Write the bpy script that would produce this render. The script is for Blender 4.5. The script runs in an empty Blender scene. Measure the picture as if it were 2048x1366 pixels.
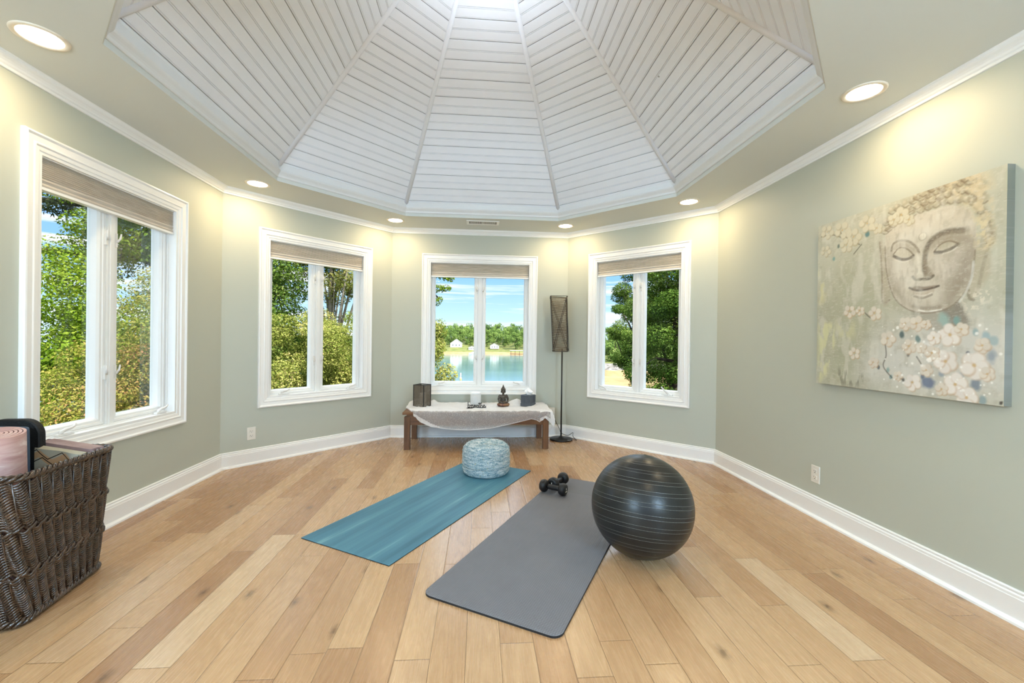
import bpy, bmesh, math, random
import numpy as np
from mathutils import Vector, Matrix, geometry
random.seed(7)
RNG = np.random.default_rng(11)
SC = bpy.context.scene
COL = SC.collection
PI = math.pi

def srgb(r, g, b):
    def f(c):
        c /= 255.0
        return c / 12.92 if c <= .04045 else ((c + .055) / 1.055) ** 2.4
    return (f(r), f(g), f(b), 1.0)

# ------------------------------------------------------------------ objects
def tag(o, label=None, cat=None, group=None, kind=None):
    if label: o['label'] = label
    if cat: o['category'] = cat
    if group: o['group'] = group
    if kind: o['kind'] = kind
    return o

def empty(name, loc=(0, 0, 0), rz=0.0):
    o = bpy.data.objects.new(name, None)
    o.empty_display_size = .1
    o.location = loc
    o.rotation_euler = (0, 0, rz)
    COL.objects.link(o)
    return o

class MB:
    """collects geometry, then links it as ONE mesh object"""
    def __init__(self):
        self.v = []; self.f = []; self.m = []; self.s = []
        self.mi = 0
    def add(self, vs, fs, smooth=False):
        b = len(self.v)
        self.v += [tuple(p) for p in vs]
        for f in fs:
            self.f.append(tuple(b + i for i in f)); self.m.append(self.mi); self.s.append(smooth)
        return self
    def hexa(self, p):      # 8 points: bottom 4 (ccw from above) then top 4
        return self.add(p, [(3, 2, 1, 0), (4, 5, 6, 7), (0, 1, 5, 4), (1, 2, 6, 5), (2, 3, 7, 6), (3, 0, 4, 7)])
    def box(self, x0, x1, y0, y1, z0, z1, M=None):
        p = [(x0, y0, z0), (x1, y0, z0), (x1, y1, z0), (x0, y1, z0), (x0, y0, z1), (x1, y0, z1), (x1, y1, z1), (x0, y1, z1)]
        if M is not None: p = [M @ Vector(q) for q in p]
        return self.hexa(p)
    def bbox(self, x0, x1, y0, y1, z0, z1, r=.004, M=None, seg=2):
        bm = bmesh.new()
        bmesh.ops.create_cube(bm, size=1)
        for q in bm.verts:
            q.co = Vector((x0 + (q.co.x + .5) * (x1 - x0), y0 + (q.co.y + .5) * (y1 - y0), z0 + (q.co.z + .5) * (z1 - z0)))
        bmesh.ops.bevel(bm, geom=bm.edges[:], offset=r, segments=seg, affect='EDGES', profile=.5)
        return self.from_bm(bm, M)
    def from_bm(self, bm, M=None, smooth=False):
        bm.verts.index_update()
        vs = [(M @ q.co) if M is not None else q.co.copy() for q in bm.verts]
        fs = [[q.index for q in f.verts] for f in bm.faces]
        self.add(vs, fs, smooth)
        bm.free()
        return self
    def loops(self, rings, closed_u=True, closed_v=False, smooth=False, cap=False):
        n = len(rings[0]); b = len(self.v)
        vs = [p for r in rings for p in r]
        fs = []
        R = len(rings)
        for i in range(R if closed_v else R - 1):
            j = (i + 1) % R
            for k in range(n if closed_u else n - 1):
                l = (k + 1) % n
                fs.append((i * n + k, i * n + l, j * n + l, j * n + k))
        if cap:
            fs.append(tuple(range(n - 1, -1, -1)))
            fs.append(tuple((R - 1) * n + k for k in range(n)))
        return self.add(vs, fs, smooth)
    def lathe(self, prof, n=32, c=(0, 0, 0), M=None, smooth=True, cap=True):
        rings = []
        for r, z in prof:
            ring = []
            for k in range(n):
                a = 2 * PI * k / n
                p = Vector((c[0] + r * math.cos(a), c[1] + r * math.sin(a), c[2] + z))
                ring.append(M @ p if M is not None else p)
            rings.append(ring)
        return self.loops(rings, smooth=smooth, cap=cap)
    def tube(self, path, r, n=8, closed=False, smooth=True, cap=True):
        P = [Vector(p) for p in path]; N = len(P)
        rad = r if isinstance(r, (list, tuple)) else [r] * N
        rings = []; up = None
        for i in range(N):
            a = P[(i - 1) % N] if (closed or i > 0) else P[i]
            c = P[(i + 1) % N] if (closed or i < N - 1) else P[i]
            t = (c - a)
            if t.length < 1e-9: t = Vector((0, 0, 1))
            t.normalize()
            if up is None:
                up = Vector((0, 0, 1)) if abs(t.z) < .9 else Vector((1, 0, 0))
            x = t.cross(up)
            if x.length < 1e-6: x = t.cross(Vector((0, 1, 0)))
            x.normalize(); y = x.cross(t); y.normalize(); up = y
            rings.append([P[i] + (x * math.cos(2 * PI * k / n) + y * math.sin(2 * PI * k / n)) * rad[i] for k in range(n)])
        return self.loops(rings, closed_v=closed, smooth=smooth, cap=cap and not closed)
    def build(self, name, mats, parent=None, loc=None):
        me = bpy.data.meshes.new(name)
        me.from_pydata(self.v, [], self.f)
        if not isinstance(mats, (list, tuple)): mats = [mats]
        for m in mats: me.materials.append(m)
        me.polygons.foreach_set('material_index', self.m)
        me.polygons.foreach_set('use_smooth', self.s)
        me.update()
        o = bpy.data.objects.new(name, me)
        COL.objects.link(o)
        if parent is not None: o.parent = parent
        if loc is not None: o.location = loc
        return o

def recalc(o):
    bm = bmesh.new(); bm.from_mesh(o.data)
    bmesh.ops.recalc_face_normals(bm, faces=bm.faces[:])
    bm.to_mesh(o.data); bm.free()
    return o

def copy_tree(o, parent=None):
    c = o.copy(); COL.objects.link(c)
    if parent is not None: c.parent = parent
    for ch in [q for q in list(bpy.data.objects) if q.parent == o]:
        copy_tree(ch, c)
    return c

# ------------------------------------------------------------------ materials
class NT:
    def __init__(self, name):
        self.mat = bpy.data.materials.new(name); self.mat.use_nodes = True
        self.t = self.mat.node_tree; self.t.nodes.clear()
        self.out = self.n('ShaderNodeOutputMaterial')
    def n(self, typ, **kw):
        q = self.t.nodes.new(typ)
        for k, v in kw.items():
            if k in q.inputs: q.inputs[k].default_value = v
            else: setattr(q, k, v)
        return q
    def l(self, a, b):
        self.t.links.new(a, b)
    def math(self, op, a, b=None, c=None):
        q = self.t.nodes.new('ShaderNodeMath'); q.operation = op
        for i, v in enumerate((a, b, c)):
            if v is None: continue
            if isinstance(v, (int, float)): q.inputs[i].default_value = v
            else: self.l(v, q.inputs[i])
        return q.outputs[0]
    def mix(self, f, a, b, typ='MIX'):
        q = self.t.nodes.new('ShaderNodeMix'); q.data_type = 'RGBA'; q.blend_type = typ
        for s, v in ((q.inputs[0], f), (q.inputs[6], a), (q.inputs[7], b)):
            if isinstance(v, (int, float, tuple, list)): s.default_value = v
            else: self.l(v, s)
        return q.outputs[2]
    def ramp(self, fac, stops, interp='LINEAR'):
        q = self.t.nodes.new('ShaderNodeValToRGB'); e = q.color_ramp.elements; q.color_ramp.interpolation = interp
        while len(e) < len(stops): e.new(.5)
        for i, (p, c) in enumerate(stops): e[i].position = p; e[i].color = c
        self.l(fac, q.inputs[0])
        return q.outputs[0]
    def obj(self):
        return self.n('ShaderNodeTexCoord').outputs['Object']
    def gen(self):
        return self.n('ShaderNodeTexCoord').outputs['Generated']
    def scale(self, vec, s, rot=(0, 0, 0), loc=(0, 0, 0)):
        q = self.n('ShaderNodeMapping'); self.l(vec, q.inputs[0])
        q.inputs['Location'].default_value = loc; q.inputs['Rotation'].default_value = rot; q.inputs['Scale'].default_value = s
        return q.outputs[0]
    def noise(self, vec, sc=5, det=3, rough=.5, dist=0.0):
        q = self.n('ShaderNodeTexNoise'); self.l(vec, q.inputs['Vector'])
        q.inputs['Scale'].default_value = sc; q.inputs['Detail'].default_value = det
        q.inputs['Roughness'].default_value = rough; q.inputs['Distortion'].default_value = dist
        return q.outputs[0]
    def bsdf(self, col, rough=.5, spec=.5, metal=0.0, bump=None, bs=.2, bd=.01, **kw):
        q = self.n('ShaderNodeBsdfPrincipled')
        for s, v in ((q.inputs['Base Color'], col), (q.inputs['Roughness'], rough), (q.inputs['Specular IOR Level'], spec), (q.inputs['Metallic'], metal)):
            if isinstance(v, (int, float, tuple, list)): s.default_value = v
            else: self.l(v, s)
        for k, v in kw.items():
            s = q.inputs[k.replace('_', ' ')]
            if isinstance(v, (int, float, tuple, list)): s.default_value = v
            else: self.l(v, s)
        if bump is not None:
            b = self.n('ShaderNodeBump'); b.inputs['Strength'].default_value = bs; b.inputs['Distance'].default_value = bd
            self.l(bump, b.inputs['Height']); self.l(b.outputs[0], q.inputs['Normal'])
        return q
    def done(self, sh):
        self.l(sh.outputs[0] if hasattr(sh, 'outputs') else sh, self.out.inputs[0])
        return self.mat

def simple(name, rgb, rough=.5, spec=.5, metal=0.0, var=.04, vs=30, bump=0.0, bsc=60):
    t = NT(name); v = t.obj()
    c = srgb(*rgb); d = tuple(x * (1 - var * 2) for x in c[:3]) + (1,)
    nz = t.noise(v, vs, 3)
    col = t.mix(nz, d, tuple(min(1, x * (1 + var)) for x in c[:3]) + (1,))
    return t.done(t.bsdf(col, rough, spec, metal, bump=t.noise(v, bsc, 2) if bump else None, bs=bump))

def wood(name, dark, light, rough=.4, ax=0, sc=1.0):
    t = NT(name); v = t.obj()
    s = [22 * sc, 22 * sc, 22 * sc]; s[ax] = 1.6 * sc
    g = t.noise(t.scale(v, s), 1.6, 5, .6, .8)
    f = t.noise(t.scale(v, [x * 6 for x in s]), 1.0, 2)
    g2 = t.math('ADD', t.math('MULTIPLY', g, .8), t.math('MULTIPLY', f, .2))
    col = t.ramp(g2, [(.3, srgb(*dark)), (.7, srgb(*light))])
    return t.done(t.bsdf(col, rough, .4, bump=f, bs=.08))

M = {}
M['wall'] = simple('sage_wall_paint', (184, 186, 172), .55, .35, var=.006, vs=3, bump=.03, bsc=350)
M['soffit'] = simple('soffit_paint', (208, 209, 202), .6, .3, var=.006, vs=3, bump=.03, bsc=350)
M['trim'] = simple('white_gloss_paint', (238, 237, 234), .32, .5, var=.006)
M['traytrim'] = simple('tray_trim_paint', (220, 219, 216), .38, .5, var=.006)
M['vinyl'] = simple('white_vinyl', (232, 232, 230), .3, .5, var=.005)
M['vault'] = simple('white_board_paint', (232, 233, 236), .5, .4, var=.012, vs=9)
def vault_mat():
    t = NT('white_board_paint'); v = t.obj(); n = t.noise(v, 9, 3)
    vo = t.n('ShaderNodeTexVoronoi'); t.l(v, vo.inputs['Vector']); vo.inputs['Scale'].default_value = 3.4
    d = t.math('ADD', vo.outputs['Distance'], t.math('MULTIPLY', t.noise(v, 90, 2), .03))
    c = t.mix(t.math('LESS_THAN', d, .040), t.mix(n, srgb(228, 229, 232), srgb(234, 235, 238)), srgb(150, 146, 142))
    return t.done(t.bsdf(c, .5, .4))
M['vault'] = vault_mat()
M['gap'] = simple('board_joint', (120, 118, 116), .8, .1)
M['hardware'] = simple('white_hardware', (226, 224, 220), .3)
M['hardware_grey'] = simple('grey_hardware', (120, 122, 122), .35, .5, .3)
M['plate'] = simple('outlet_plate', (226, 221, 210), .35)
M['slot'] = simple('outlet_slot', (50, 45, 40), .6)
M['black'] = simple('black_metal', (22, 21, 21), .38, .5)
M['rubber'] = simple('black_rubber', (24, 24, 26), .45, .4)
M['bench'] = wood('walnut_stained_wood', (70, 42, 20), (128, 84, 46), .38, 0)
M['bench_leg'] = wood('walnut_stained_leg', (70, 42, 20), (124, 82, 46), .4, 2)

def glass_mat():
    t = NT('window_glass')
    tr = t.n('ShaderNodeBsdfTransparent'); tr.inputs[0].default_value = (.97, .985, .98, 1)
    gl = t.n('ShaderNodeBsdfGlossy'); gl.inputs['Roughness'].default_value = .01
    fr = t.n('ShaderNodeFresnel'); fr.inputs[0].default_value = 1.3
    m = t.n('ShaderNodeMixShader'); t.l(t.math('MULTIPLY', fr.outputs[0], .14), m.inputs[0]); t.l(tr.outputs[0], m.inputs[1]); t.l(gl.outputs[0], m.inputs[2])
    return t.done(m)
M['glass'] = glass_mat()

def floor_mat():
    t = NT('oak_plank_floor'); v = t.obj()
    W = .1275
    sp = t.n('ShaderNodeSeparateXYZ'); t.l(v, sp.inputs[0]); x, y = sp.outputs[0], sp.outputs[1]
    u = t.math('DIVIDE', t.math('SUBTRACT', x, .602 - 40 * W), W)
    i = t.math('FLOOR', u); fu = t.math('FRACT', u)
    def wn(a, b):
        c = t.n('ShaderNodeCombineXYZ')
        for s, q in zip(c.inputs, (a, b, 3.7)):
            if isinstance(q, (int, float)): s.default_value = q
            else: t.l(q, s)
        w = t.n('ShaderNodeTexWhiteNoise', noise_dimensions='3D'); t.l(c.outputs[0], w.inputs[0]); return w
    r = wn(i, 1.3).outputs[0]; r2 = wn(i, 8.1).outputs[0]
    L = t.math('ADD', t.math('MULTIPLY', r2, .75), .7)
    vv = t.math('ADD', t.math('DIVIDE', y, L), t.math('MULTIPLY', r, 17.0))
    j = t.math('FLOOR', vv); fv = t.math('FRACT', vv)
    rc = wn(i, j); rv = rc.outputs[0]; rcol = t.n('ShaderNodeSeparateColor'); t.l(rc.outputs[1], rcol.inputs[0])
    # grain coordinates: stretched along the board, shifted per board
    cb = t.n('ShaderNodeCombineXYZ'); t.l(t.math('ADD', t.math('MULTIPLY', x, 1.0), t.math('MULTIPLY', rv, 31.0)), cb.inputs[0])
    t.l(t.math('ADD', t.math('MULTIPLY', y, .09), t.math('MULTIPLY', rcol.outputs[1], 23.0)), cb.inputs[1])
    gv = cb.outputs[0]
    big = t.noise(gv, 9, 2, .5, .6)
    wv = t.math('SINE', t.math('MULTIPLY', big, 95.0))
    fine = t.noise(t.scale(gv, (1, .35, 1)), 190, 3, .65)
    base = t.ramp(rv, [(0, srgb(166, 126, 90)), (.3, srgb(187, 149, 109)), (.65, srgb(196, 160, 120)), (.88, srgb(174, 133, 94)), (1, srgb(208, 178, 142))])
    g = t.math('ADD', t.math('MULTIPLY', wv, .30), t.math('MULTIPLY', t.math('SUBTRACT', fine, .5), 1.0))
    col = t.mix(t.math('ADD', t.math('MULTIPLY', g, .42), .22), base, t.mix(1.0, base, (.60, .50, .40, 1), 'MULTIPLY'))
    # knots
    kv = t.n('ShaderNodeCombineXYZ'); t.l(t.math('ADD', x, t.math('MULTIPLY', rv, 5.0)), kv.inputs[0]); t.l(t.math('ADD', t.math('MULTIPLY', y, .45), t.math('MULTIPLY', rcol.outputs[0], 9.0)), kv.inputs[1])
    vo = t.n('ShaderNodeTexVoronoi', voronoi_dimensions='2D'); t.l(kv.outputs[0], vo.inputs['Vector']); vo.inputs['Scale'].default_value = 4.3
    vc = t.n('ShaderNodeSeparateColor'); t.l(vo.outputs['Color'], vc.inputs[0])
    dd = t.math('ADD', vo.outputs['Distance'], t.math('MULTIPLY', t.math('SUBTRACT', t.noise(v, 60, 2), .5), .10))
    kn = t.math('MULTIPLY', t.math('GREATER_THAN', vc.outputs[0], .70), t.math('SUBTRACT', 1.0, t.math('SMOOTH_MIN', t.math('MULTIPLY', t.math('MAXIMUM', dd, 0.0), 9.0), 1.0, .1)))
    kn = t.math('POWER', t.math('MAXIMUM', kn, 0.0), 1.3)
    col = t.mix(t.math('MULTIPLY', kn, .85), col, srgb(84, 58, 36))
    # joints
    eu = t.math('MINIMUM', fu, t.math('SUBTRACT', 1.0, fu))
    ev = t.math('MULTIPLY', t.math('MINIMUM', fv, t.math('SUBTRACT', 1.0, fv)), t.math('DIVIDE', L, W))
    e = t.math('MINIMUM', eu, ev)
    gap = t.math('LESS_THAN', e, .0100)
    col = t.mix(t.math('MULTIPLY', gap, .78), col, srgb(96, 68, 42))
    h = t.math('ADD', t.math('MULTIPLY', t.math('MINIMUM', t.math('MULTIPLY', e, 30.0), 1.0), 1.0), t.math('MULTIPLY', fine, .08))
    ro = t.math('ADD', t.math('MULTIPLY', fine, .10), .22)
    return t.done(t.bsdf(col, ro, .62, bump=h, bs=.25, bd=.002))
M['floor'] = floor_mat()

# ------------------------------------------------------------------ camera
CAM_R = Vector((0.99702, -0.07605, 0.01276)); CAM_U = Vector((-0.01249, 0.00393, 0.99991)); CAM_F = Vector((0.0761, 0.9971, -0.00297))
cd = bpy.data.cameras.new('camera'); cam = bpy.data.objects.new('camera', cd); COL.objects.link(cam)
cd.sensor_width = 36; cd.sensor_fit = 'HORIZONTAL'; cd.lens = 853.0 / 2048 * 36; cd.clip_start = .05; cd.clip_end = 2000
mw = Matrix((CAM_R, CAM_U, -CAM_F)).transposed().to_4x4(); mw.translation = Vector((0, 0, 1.15))
cam.matrix_world = mw
SC.camera = cam

# ------------------------------------------------------------------ room shell
XL, XR, YB, YA, YD, XB, XC = -2.219, 2.2494, 5.0828, 3.854, 3.8915, -1.0282, 1.0537
YF = -1.7
H = 2.441
T = .16
class Wall:
    def __init__(self, a, b):
        self.a = Vector(a); self.b = Vector(b); self.L = (self.b - self.a).length
        self.d = (self.b - self.a) / self.L; self.n = Vector((self.d.y, -self.d.x))
    def P(self, s, e, z):
        p = self.a + self.d * s + self.n * e
        return Vector((p.x, p.y, z))
WL = Wall((XL, 0), (XL, YA)); WBL = Wall((XL, YA), (XB, YB)); WB = Wall((XB, YB), (XC, YB)); WBR = Wall((XC, YB), (XR, YD)); WR = Wall((XR, YD), (XR, 0))
ROOM = [Vector((XL, YF)), Vector((XL, YA)), Vector((XB, YB)), Vector((XC, YB)), Vector((XR, YD)), Vector((XR, YF))]

def offset_poly(pts, e):
    """move every side of the (closed, clockwise) room outline inwards by e"""
    n = len(pts); out = []
    for i in range(n):
        a = (pts[i] - pts[i - 1]).normalized(); b = (pts[(i + 1) % n] - pts[i]).normalized()
        na = Vector((a.y, -a.x)); nb = Vector((b.y, -b.x)); m = na + nb
        out.append(pts[i] + m / m.dot(na) * e)
    return out

CASW = .083
OPN = (.50 + CASW, 2.156 - CASW)
WIN = {'left': (WL, 2.234, 3.394), 'back_left': (WBL, .287, 1.444), 'back': (WB, .347, 1.712), 'back_right': (WBR, .294, 1.445)}
OUTER = offset_poly(ROOM, -T)
def wall_mesh(name, i, win=None):
    a, b = ROOM[i], ROOM[(i + 1) % 6]; oa, ob = OUTER[i], OUTER[(i + 1) % 6]
    w = Wall(a, b); mb = MB()
    so0, so1 = (oa - a).dot(w.d), (ob - a).dot(w.d)
    z0, z1 = -.02, 2.62
    def seg(s0, s1, o0, o1, za, zb):
        p = [w.P(s0, 0, za), w.P(o0, -T, za), w.P(o1, -T, za), w.P(s1, 0, za)]
        q = [w.P(s0, 0, zb), w.P(o0, -T, zb), w.P(o1, -T, zb), w.P(s1, 0, zb)]
        mb.hexa(p + q)
    if win:
        wl, s0, s1 = win
        off = (wl.a - a).dot(w.d); s0 += off + CASW; s1 += off - CASW
        seg(0, s0, so0, s0, z0, z1); seg(s1, w.L, s1, so1, z0, z1)
        seg(s0, s1, s0, s1, z0, OPN[0]); seg(s0, s1, s0, s1, OPN[1], z1)
    else:
        seg(0, w.L, so0, so1, z0, z1)
    o = recalc(mb.build(name, M['wall'])); o['kind'] = 'structure'
    return o
wall_mesh('wall_left', 0, WIN['left']); wall_mesh('wall_back_left', 1, WIN['back_left']); wall_mesh('wall_back', 2, WIN['back'])
wall_mesh('wall_back_right', 3, WIN['back_right']); wall_mesh('wall_right', 4)

# the wall behind the camera, with a wide glazed opening added to let daylight in
mb = MB()
for x0, x1, z0, z1 in ((XL - T, -1.75, -.02, 2.62), (1.75, XR + T, -.02, 2.62), (-1.75, 1.75, 2.2, 2.62)):
    mb.box(x0, x1, YF - T, YF, z0, z1)
o = mb.build('wall_front', M['wall']); o['kind'] = 'structure'
d = empty('added_rear_opening', (0, YF - .08, 0)); d['kind'] = 'structure'
fr = MB()
for x in (-1.75, -.6, .55, 1.69): fr.box(x, x + .06, -.04, .04, 0, 2.2)
fr.box(-1.75, 1.75, -.04, .04, 0, .08); fr.box(-1.75, 1.75, -.04, .04, 2.14, 2.2)
fr.build('opening_frame', M['vinyl'], d)
for x0, x1 in ((-1.69, -.6), (-.54, .55), (.61, 1.69)):
    MB().box(x0, x1, -.004, .004, .08, 2.14).build('glass_pane', M['glass'], d)

# floor
mb = MB(); fo = offset_poly(ROOM, -T * .9)
pts = [Vector((p.x, p.y, 0)) for p in fo]; n = len(pts)
mb.add([*pts, *[p - Vector((0, 0, .06)) for p in pts]], [tuple(range(n - 1, -1, -1)), tuple(range(n, 2 * n))] + [(k, (k + 1) % n, n + (k + 1) % n, n + k) for k in range(n)])
o = recalc(mb.build('floor', M['floor'])); o['kind'] = 'structure'

# tray opening
TX, TY = .0215, 2.845
def tray(e):
    hx, hy, cx, cy = 1.7035 - e, 1.71 - e, .811 - e * .414, .815 - e * .414
    q = [(-hx, -cy), (-hx, cy), (-cx, hy), (cx, hy), (hx, cy), (hx, -cy), (cx, -hy), (-cx, -hy)]
    return [Vector((TX + x, TY + y)) for x, y in q]
TR = tray(0)
def slab(z0, z1):
    mb = MB()
    outer = [Vector((p.x, p.y, 0)) for p in offset_poly(ROOM, -.03)]; inner = [Vector((p.x, p.y, 0)) for p in TR]
    tri = geometry.tessellate_polygon([outer, inner]); allp = outer + inner
    mb.add([Vector((p.x, p.y, z0)) for p in allp], [tuple(t) for t in tri])
    mb.add([Vector((p.x, p.y, z1)) for p in allp], [tuple(t) for t in tri])
    for ring in (outer, inner):
        k = len(ring)
        mb.add([Vector((p.x, p.y, z0)) for p in ring] + [Vector((p.x, p.y, z1)) for p in ring], [(i, (i + 1) % k, k + (i + 1) % k, k + i) for i in range(k)])
    return mb
o = recalc(slab(H, H + .05).build('ceiling', M['soffit'])); o['kind'] = 'structure'

def ring_sweep(profile, fn, name, mat, kind='structure', parent=None):
    """profile of (inset, z) swept round the outline fn(inset)"""
    mb = MB(); rings = []
    for e, z in profile:
        rings.append([Vector((p.x, p.y, z)) for p in fn(e)])
    mb.loops(rings)
    o = mb.build(name, mat, parent)
    if parent is None: o['kind'] = kind
    return o
# tray: painted fascia, stepped moulding
ring_sweep([(-.002, H - .001), (.001, H), (.001, H + .032), (-.03, H + .032)], tray, 'trim_1', M['soffit'])
ring_sweep([(0, H + .031), (.008, H + .031), (.012, H + .036), (.014, H + .048), (.021, H + .058), (.032, H + .070), (.037, H + .080), (.037, H + .088), (.030, H + .092), (.024, H + .094), (.024, H + .142), (.0, H + .142)], tray, 'trim_2', M['traytrim'])

# vault: eight triangular faces of beaded boards rising to an apex, half-round battens on the hips
AP = Vector((TX, TY, 4.26))
EV = H + .138
ev = [Vector((p.x, p.y, EV)) for p in tray(.0225)]
vault = empty('ceiling_vault', (TX, TY, EV)); vault['kind'] = 'structure'
off = -Vector((TX, TY, EV))
PITCH = .0712
for k in range(8):
    a, b = ev[k], ev[(k + 1) % 8]; m = (a + b) / 2
    up = (AP - m); L = up.length; up.normalize(); nrm = (b - a).cross(up).normalized()
    if nrm.z > 0: nrm = -nrm           # points down into the room
    prof = []
    s = .018; q = 0
    prof.append((0, 0))
    while s < L - .03:
        if q % 2 == 0:      # board joint: deeper V groove beside a bead
            prof += [(s - .0045, 0, 0), (s - .0015, .006, 1), (s + .0015, .006, 1), (s + .0045, .0005, 0), (s + .009, .0005, 0), (s + .0105, .003, 0), (s + .012, 0, 0)]
        else:               # centre bead
            prof += [(s - .0065, 0, 0), (s - .0045, .0052, 0), (s - .0025, .0004, 0), (s + .0025, .0004, 0), (s + .0045, .0052, 0), (s + .0065, 0, 0)]
        s += PITCH; q += 1
    prof.append((L, 0, 0))
    mb = MB(); pv = None
    for it in prof:
        ss, dp = it[0], it[1]; f = ss / L
        cur = (a.lerp(AP, f) - nrm * dp + off, b.lerp(AP, f) - nrm * dp + off)
        if pv is not None:
            mb.mi = 1 if (len(it) > 2 and it[2] == 1 and pdp > .005) else 0
            mb.add([pv[0], pv[1], cur[1], cur[0]], [(0, 1, 2, 3)])
        pv = cur; pdp = dp
    mb.build('beadboard_panel', [M['vault'], M['gap']], vault)
    p0 = a + off; p1 = AP + off; dr = (p1 - p0).normalized()
    MB().tube([p0 - dr * .02, p0.lerp(p1, .5), p1], .021, 12).build('hip_batten', M['vault'], vault)
# closed shell above (roof deck) so no daylight leaks round the vault
mb = MB(); z0 = 2.5
rp = [Vector((p.x, p.y, z0)) for p in offset_poly(ROOM, -.45)]; apx = Vector((TX, TY, 4.75)); n = len(rp)
mb.add(rp + [apx], [(i, (i + 1) % n, n) for i in range(n)])
o = mb.build('roof', M['gap']); o['kind'] = 'structure'

# crown moulding and baseboards, one piece per wall
def run(name, i, prof, mat):
    mb = MB(); rings = []
    for e, z in prof:
        q = offset_poly(ROOM, e); a, b = q[i], q[(i + 1) % 6]
        rings.append([Vector((a.x, a.y, z)), Vector((b.x, b.y, z))])
    mb.loops(rings, closed_u=False)
    o = mb.build(name, mat); o['kind'] = 'structure'
    return o
CROWN = [(0, 2.386), (.010, 2.386), (.012, 2.391), (.012, 2.398), (.008, 2.400), (.016, 2.404), (.020, 2.412), (.030, 2.420), (.042, 2.425), (.050, 2.432), (.052, 2.438), (.056, 2.4395), (.056, H)]
BASE = [(0, .1385), (.006, .1385), (.011, .134), (.011, .128), (.008, .1255), (.015, .119), (.016, .108), (.018, .105), (.018, .020), (.026, .018), (.034, .010), (.036, 0)]
names = ['left', 'back_left', 'back', 'back_right', 'right', 'front']
for i, s in enumerate(names):
    run('trim_%d' % (3 + i), i, CROWN, M['trim'])
    if s != 'front': run('baseboard_' + s, i, BASE, M['trim'])

# ------------------------------------------------------------------ windows
def rect_sweep(mb, w, s0, s1, z0, z1, prof, closed=False):
    rings = [[w.P(s0 + i, e, z0 + i), w.P(s1 - i, e, z0 + i), w.P(s1 - i, e, z1 - i), w.P(s0 + i, e, z1 - i)] for i, e in prof]
    mb.loops(rings, closed_v=closed)
CASING = [(0, 0), (0, .020), (.004, .025), (.012, .026), (.018, .020), (.021, .017), (.047, .014), (.052, .018), (.058, .018), (.063, .012), (.078, .010), (.083, .008), (.083, -.002)]
def crank(w, s, z, e, dirn, root, up=False):
    b = MB()
    p0 = [w.P(s + ds, e + de, z + dz) for dz in (0, .012) for ds, de in ((-.045, -.012), (.045, -.012), (.045, .012), (-.045, .012))]
    b.hexa(p0)
    pts = [w.P(s - dirn * .02, e, z + .006), w.P(s - dirn * .022, e + .006, z + .022), w.P(s - dirn * .005, e + .014, z + .033), w.P(s + dirn * .02, e + .016, z + .036), w.P(s + dirn * .04, e + .017, z + .044), w.P(s + dirn * .048, e + .018, z + .056)]
    if up: pts = [w.P(s + dirn * .0, e, z + .006), w.P(s, e + .012, z + .02), w.P(s - dirn * .02, e + .03, z + .045), w.P(s - dirn * .045, e + .045, z + .075), w.P(s - dirn * .055, e + .05, z + .09)]
    b.tube(pts, [.010, .010, .009, .008, .0065, .005] if not up else [.010, .010, .0085, .0075, .006], 8)
    return recalc(b.build('crank_handle', M['hardware'], root))

def window(k, side, cr):
    w, s0, s1 = WIN[side]; z0, z1 = .50, 2.156
    root = empty('window_%d' % k, w.P((s0 + s1) / 2, 0, z0)); root['kind'] = 'structure'
    Wt = Matrix.Translation(-root.location)
    def put(mb, name, mat, par=root):
        mb.v = [tuple(Vector(p) - root.location) for p in mb.v]
        o = mb.build(name, mat, par); recalc(o); return o
    mb = MB(); rect_sweep(mb, w, s0, s1, z0, z1, CASING); put(mb, 'casing', M['trim'])
    mb = MB(); rect_sweep(mb, w, s0, s1, z0, z1, [(.080, .004), (.100, .004), (.100, -.048), (.107, -.048), (.107, -.056), (.104, -.058), (.104, -.15), (.080, -.15)], True)
    put(mb, 'window_frame', M['vinyl'])
    sm = (s0 + s1) / 2
    mb = MB()
    p = [w.P(sm + ds, e, z) for z in (z0 + .1, z1 - .1) for ds, e in ((-.025, -.15), (.025, -.15), (.025, -.05), (-.025, -.05))]
    mb.hexa(p)
    p = [w.P(sm + ds, e, z) for z in (z0 + .1, z1 - .1) for ds, e in ((-.012, -.06), (.012, -.06), (.012, -.044), (-.012, -.044))]
    mb.hexa(p)
    put(mb, 'mullion', M['vinyl'])
    for a, b, sd in ((s0 + .104, sm - .025, -1), (sm + .025, s1 - .104, 1)):
        mb = MB(); rect_sweep(mb, w, a, b, z0 + .104, z1 - .104, [(0, -.064), (.006, -.060), (.020, -.061), (.024, -.066), (.036, -.067), (.045, -.080), (.045, -.128), (.040, -.138), (0, -.142)], True)
        sash = put(mb, 'sash', M['vinyl'])
        mb = MB(); p = [w.P(q, e, z) for z in (z0 + .145, z1 - .145) for q, e in ((a + .041, -.118), (b - .041, -.118), (b - .041, -.112), (a + .041, -.112))]
        mb.hexa(p); put(mb, 'glass_pane', M['glass'], sash)
        for zl in (1.70, .88):
            mb = MB(); c = sm + sd * .034
            mb.hexa([w.P(c + ds, e, zl + dz) for dz in (0, .085) for ds, e in ((-.009, -.066), (.009, -.066), (.007, -.048), (-.007, -.048))])
            mb.tube([w.P(c, -.045, zl + .03), w.P(c + sd * .012, -.036, zl + .055), w.P(c + sd * .016, -.034, zl + .085)], [.007, .006, .004], 6)
            put(mb, 'sash_lock', M['hardware'])
    for s, dirn, up in cr:
        o = crank(w, s, .6015, -.03, dirn, root, up); o.data.transform(Wt)
    return root
window(1, 'left', [(2.50, 1, False), (3.20, 1, False)])
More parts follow.
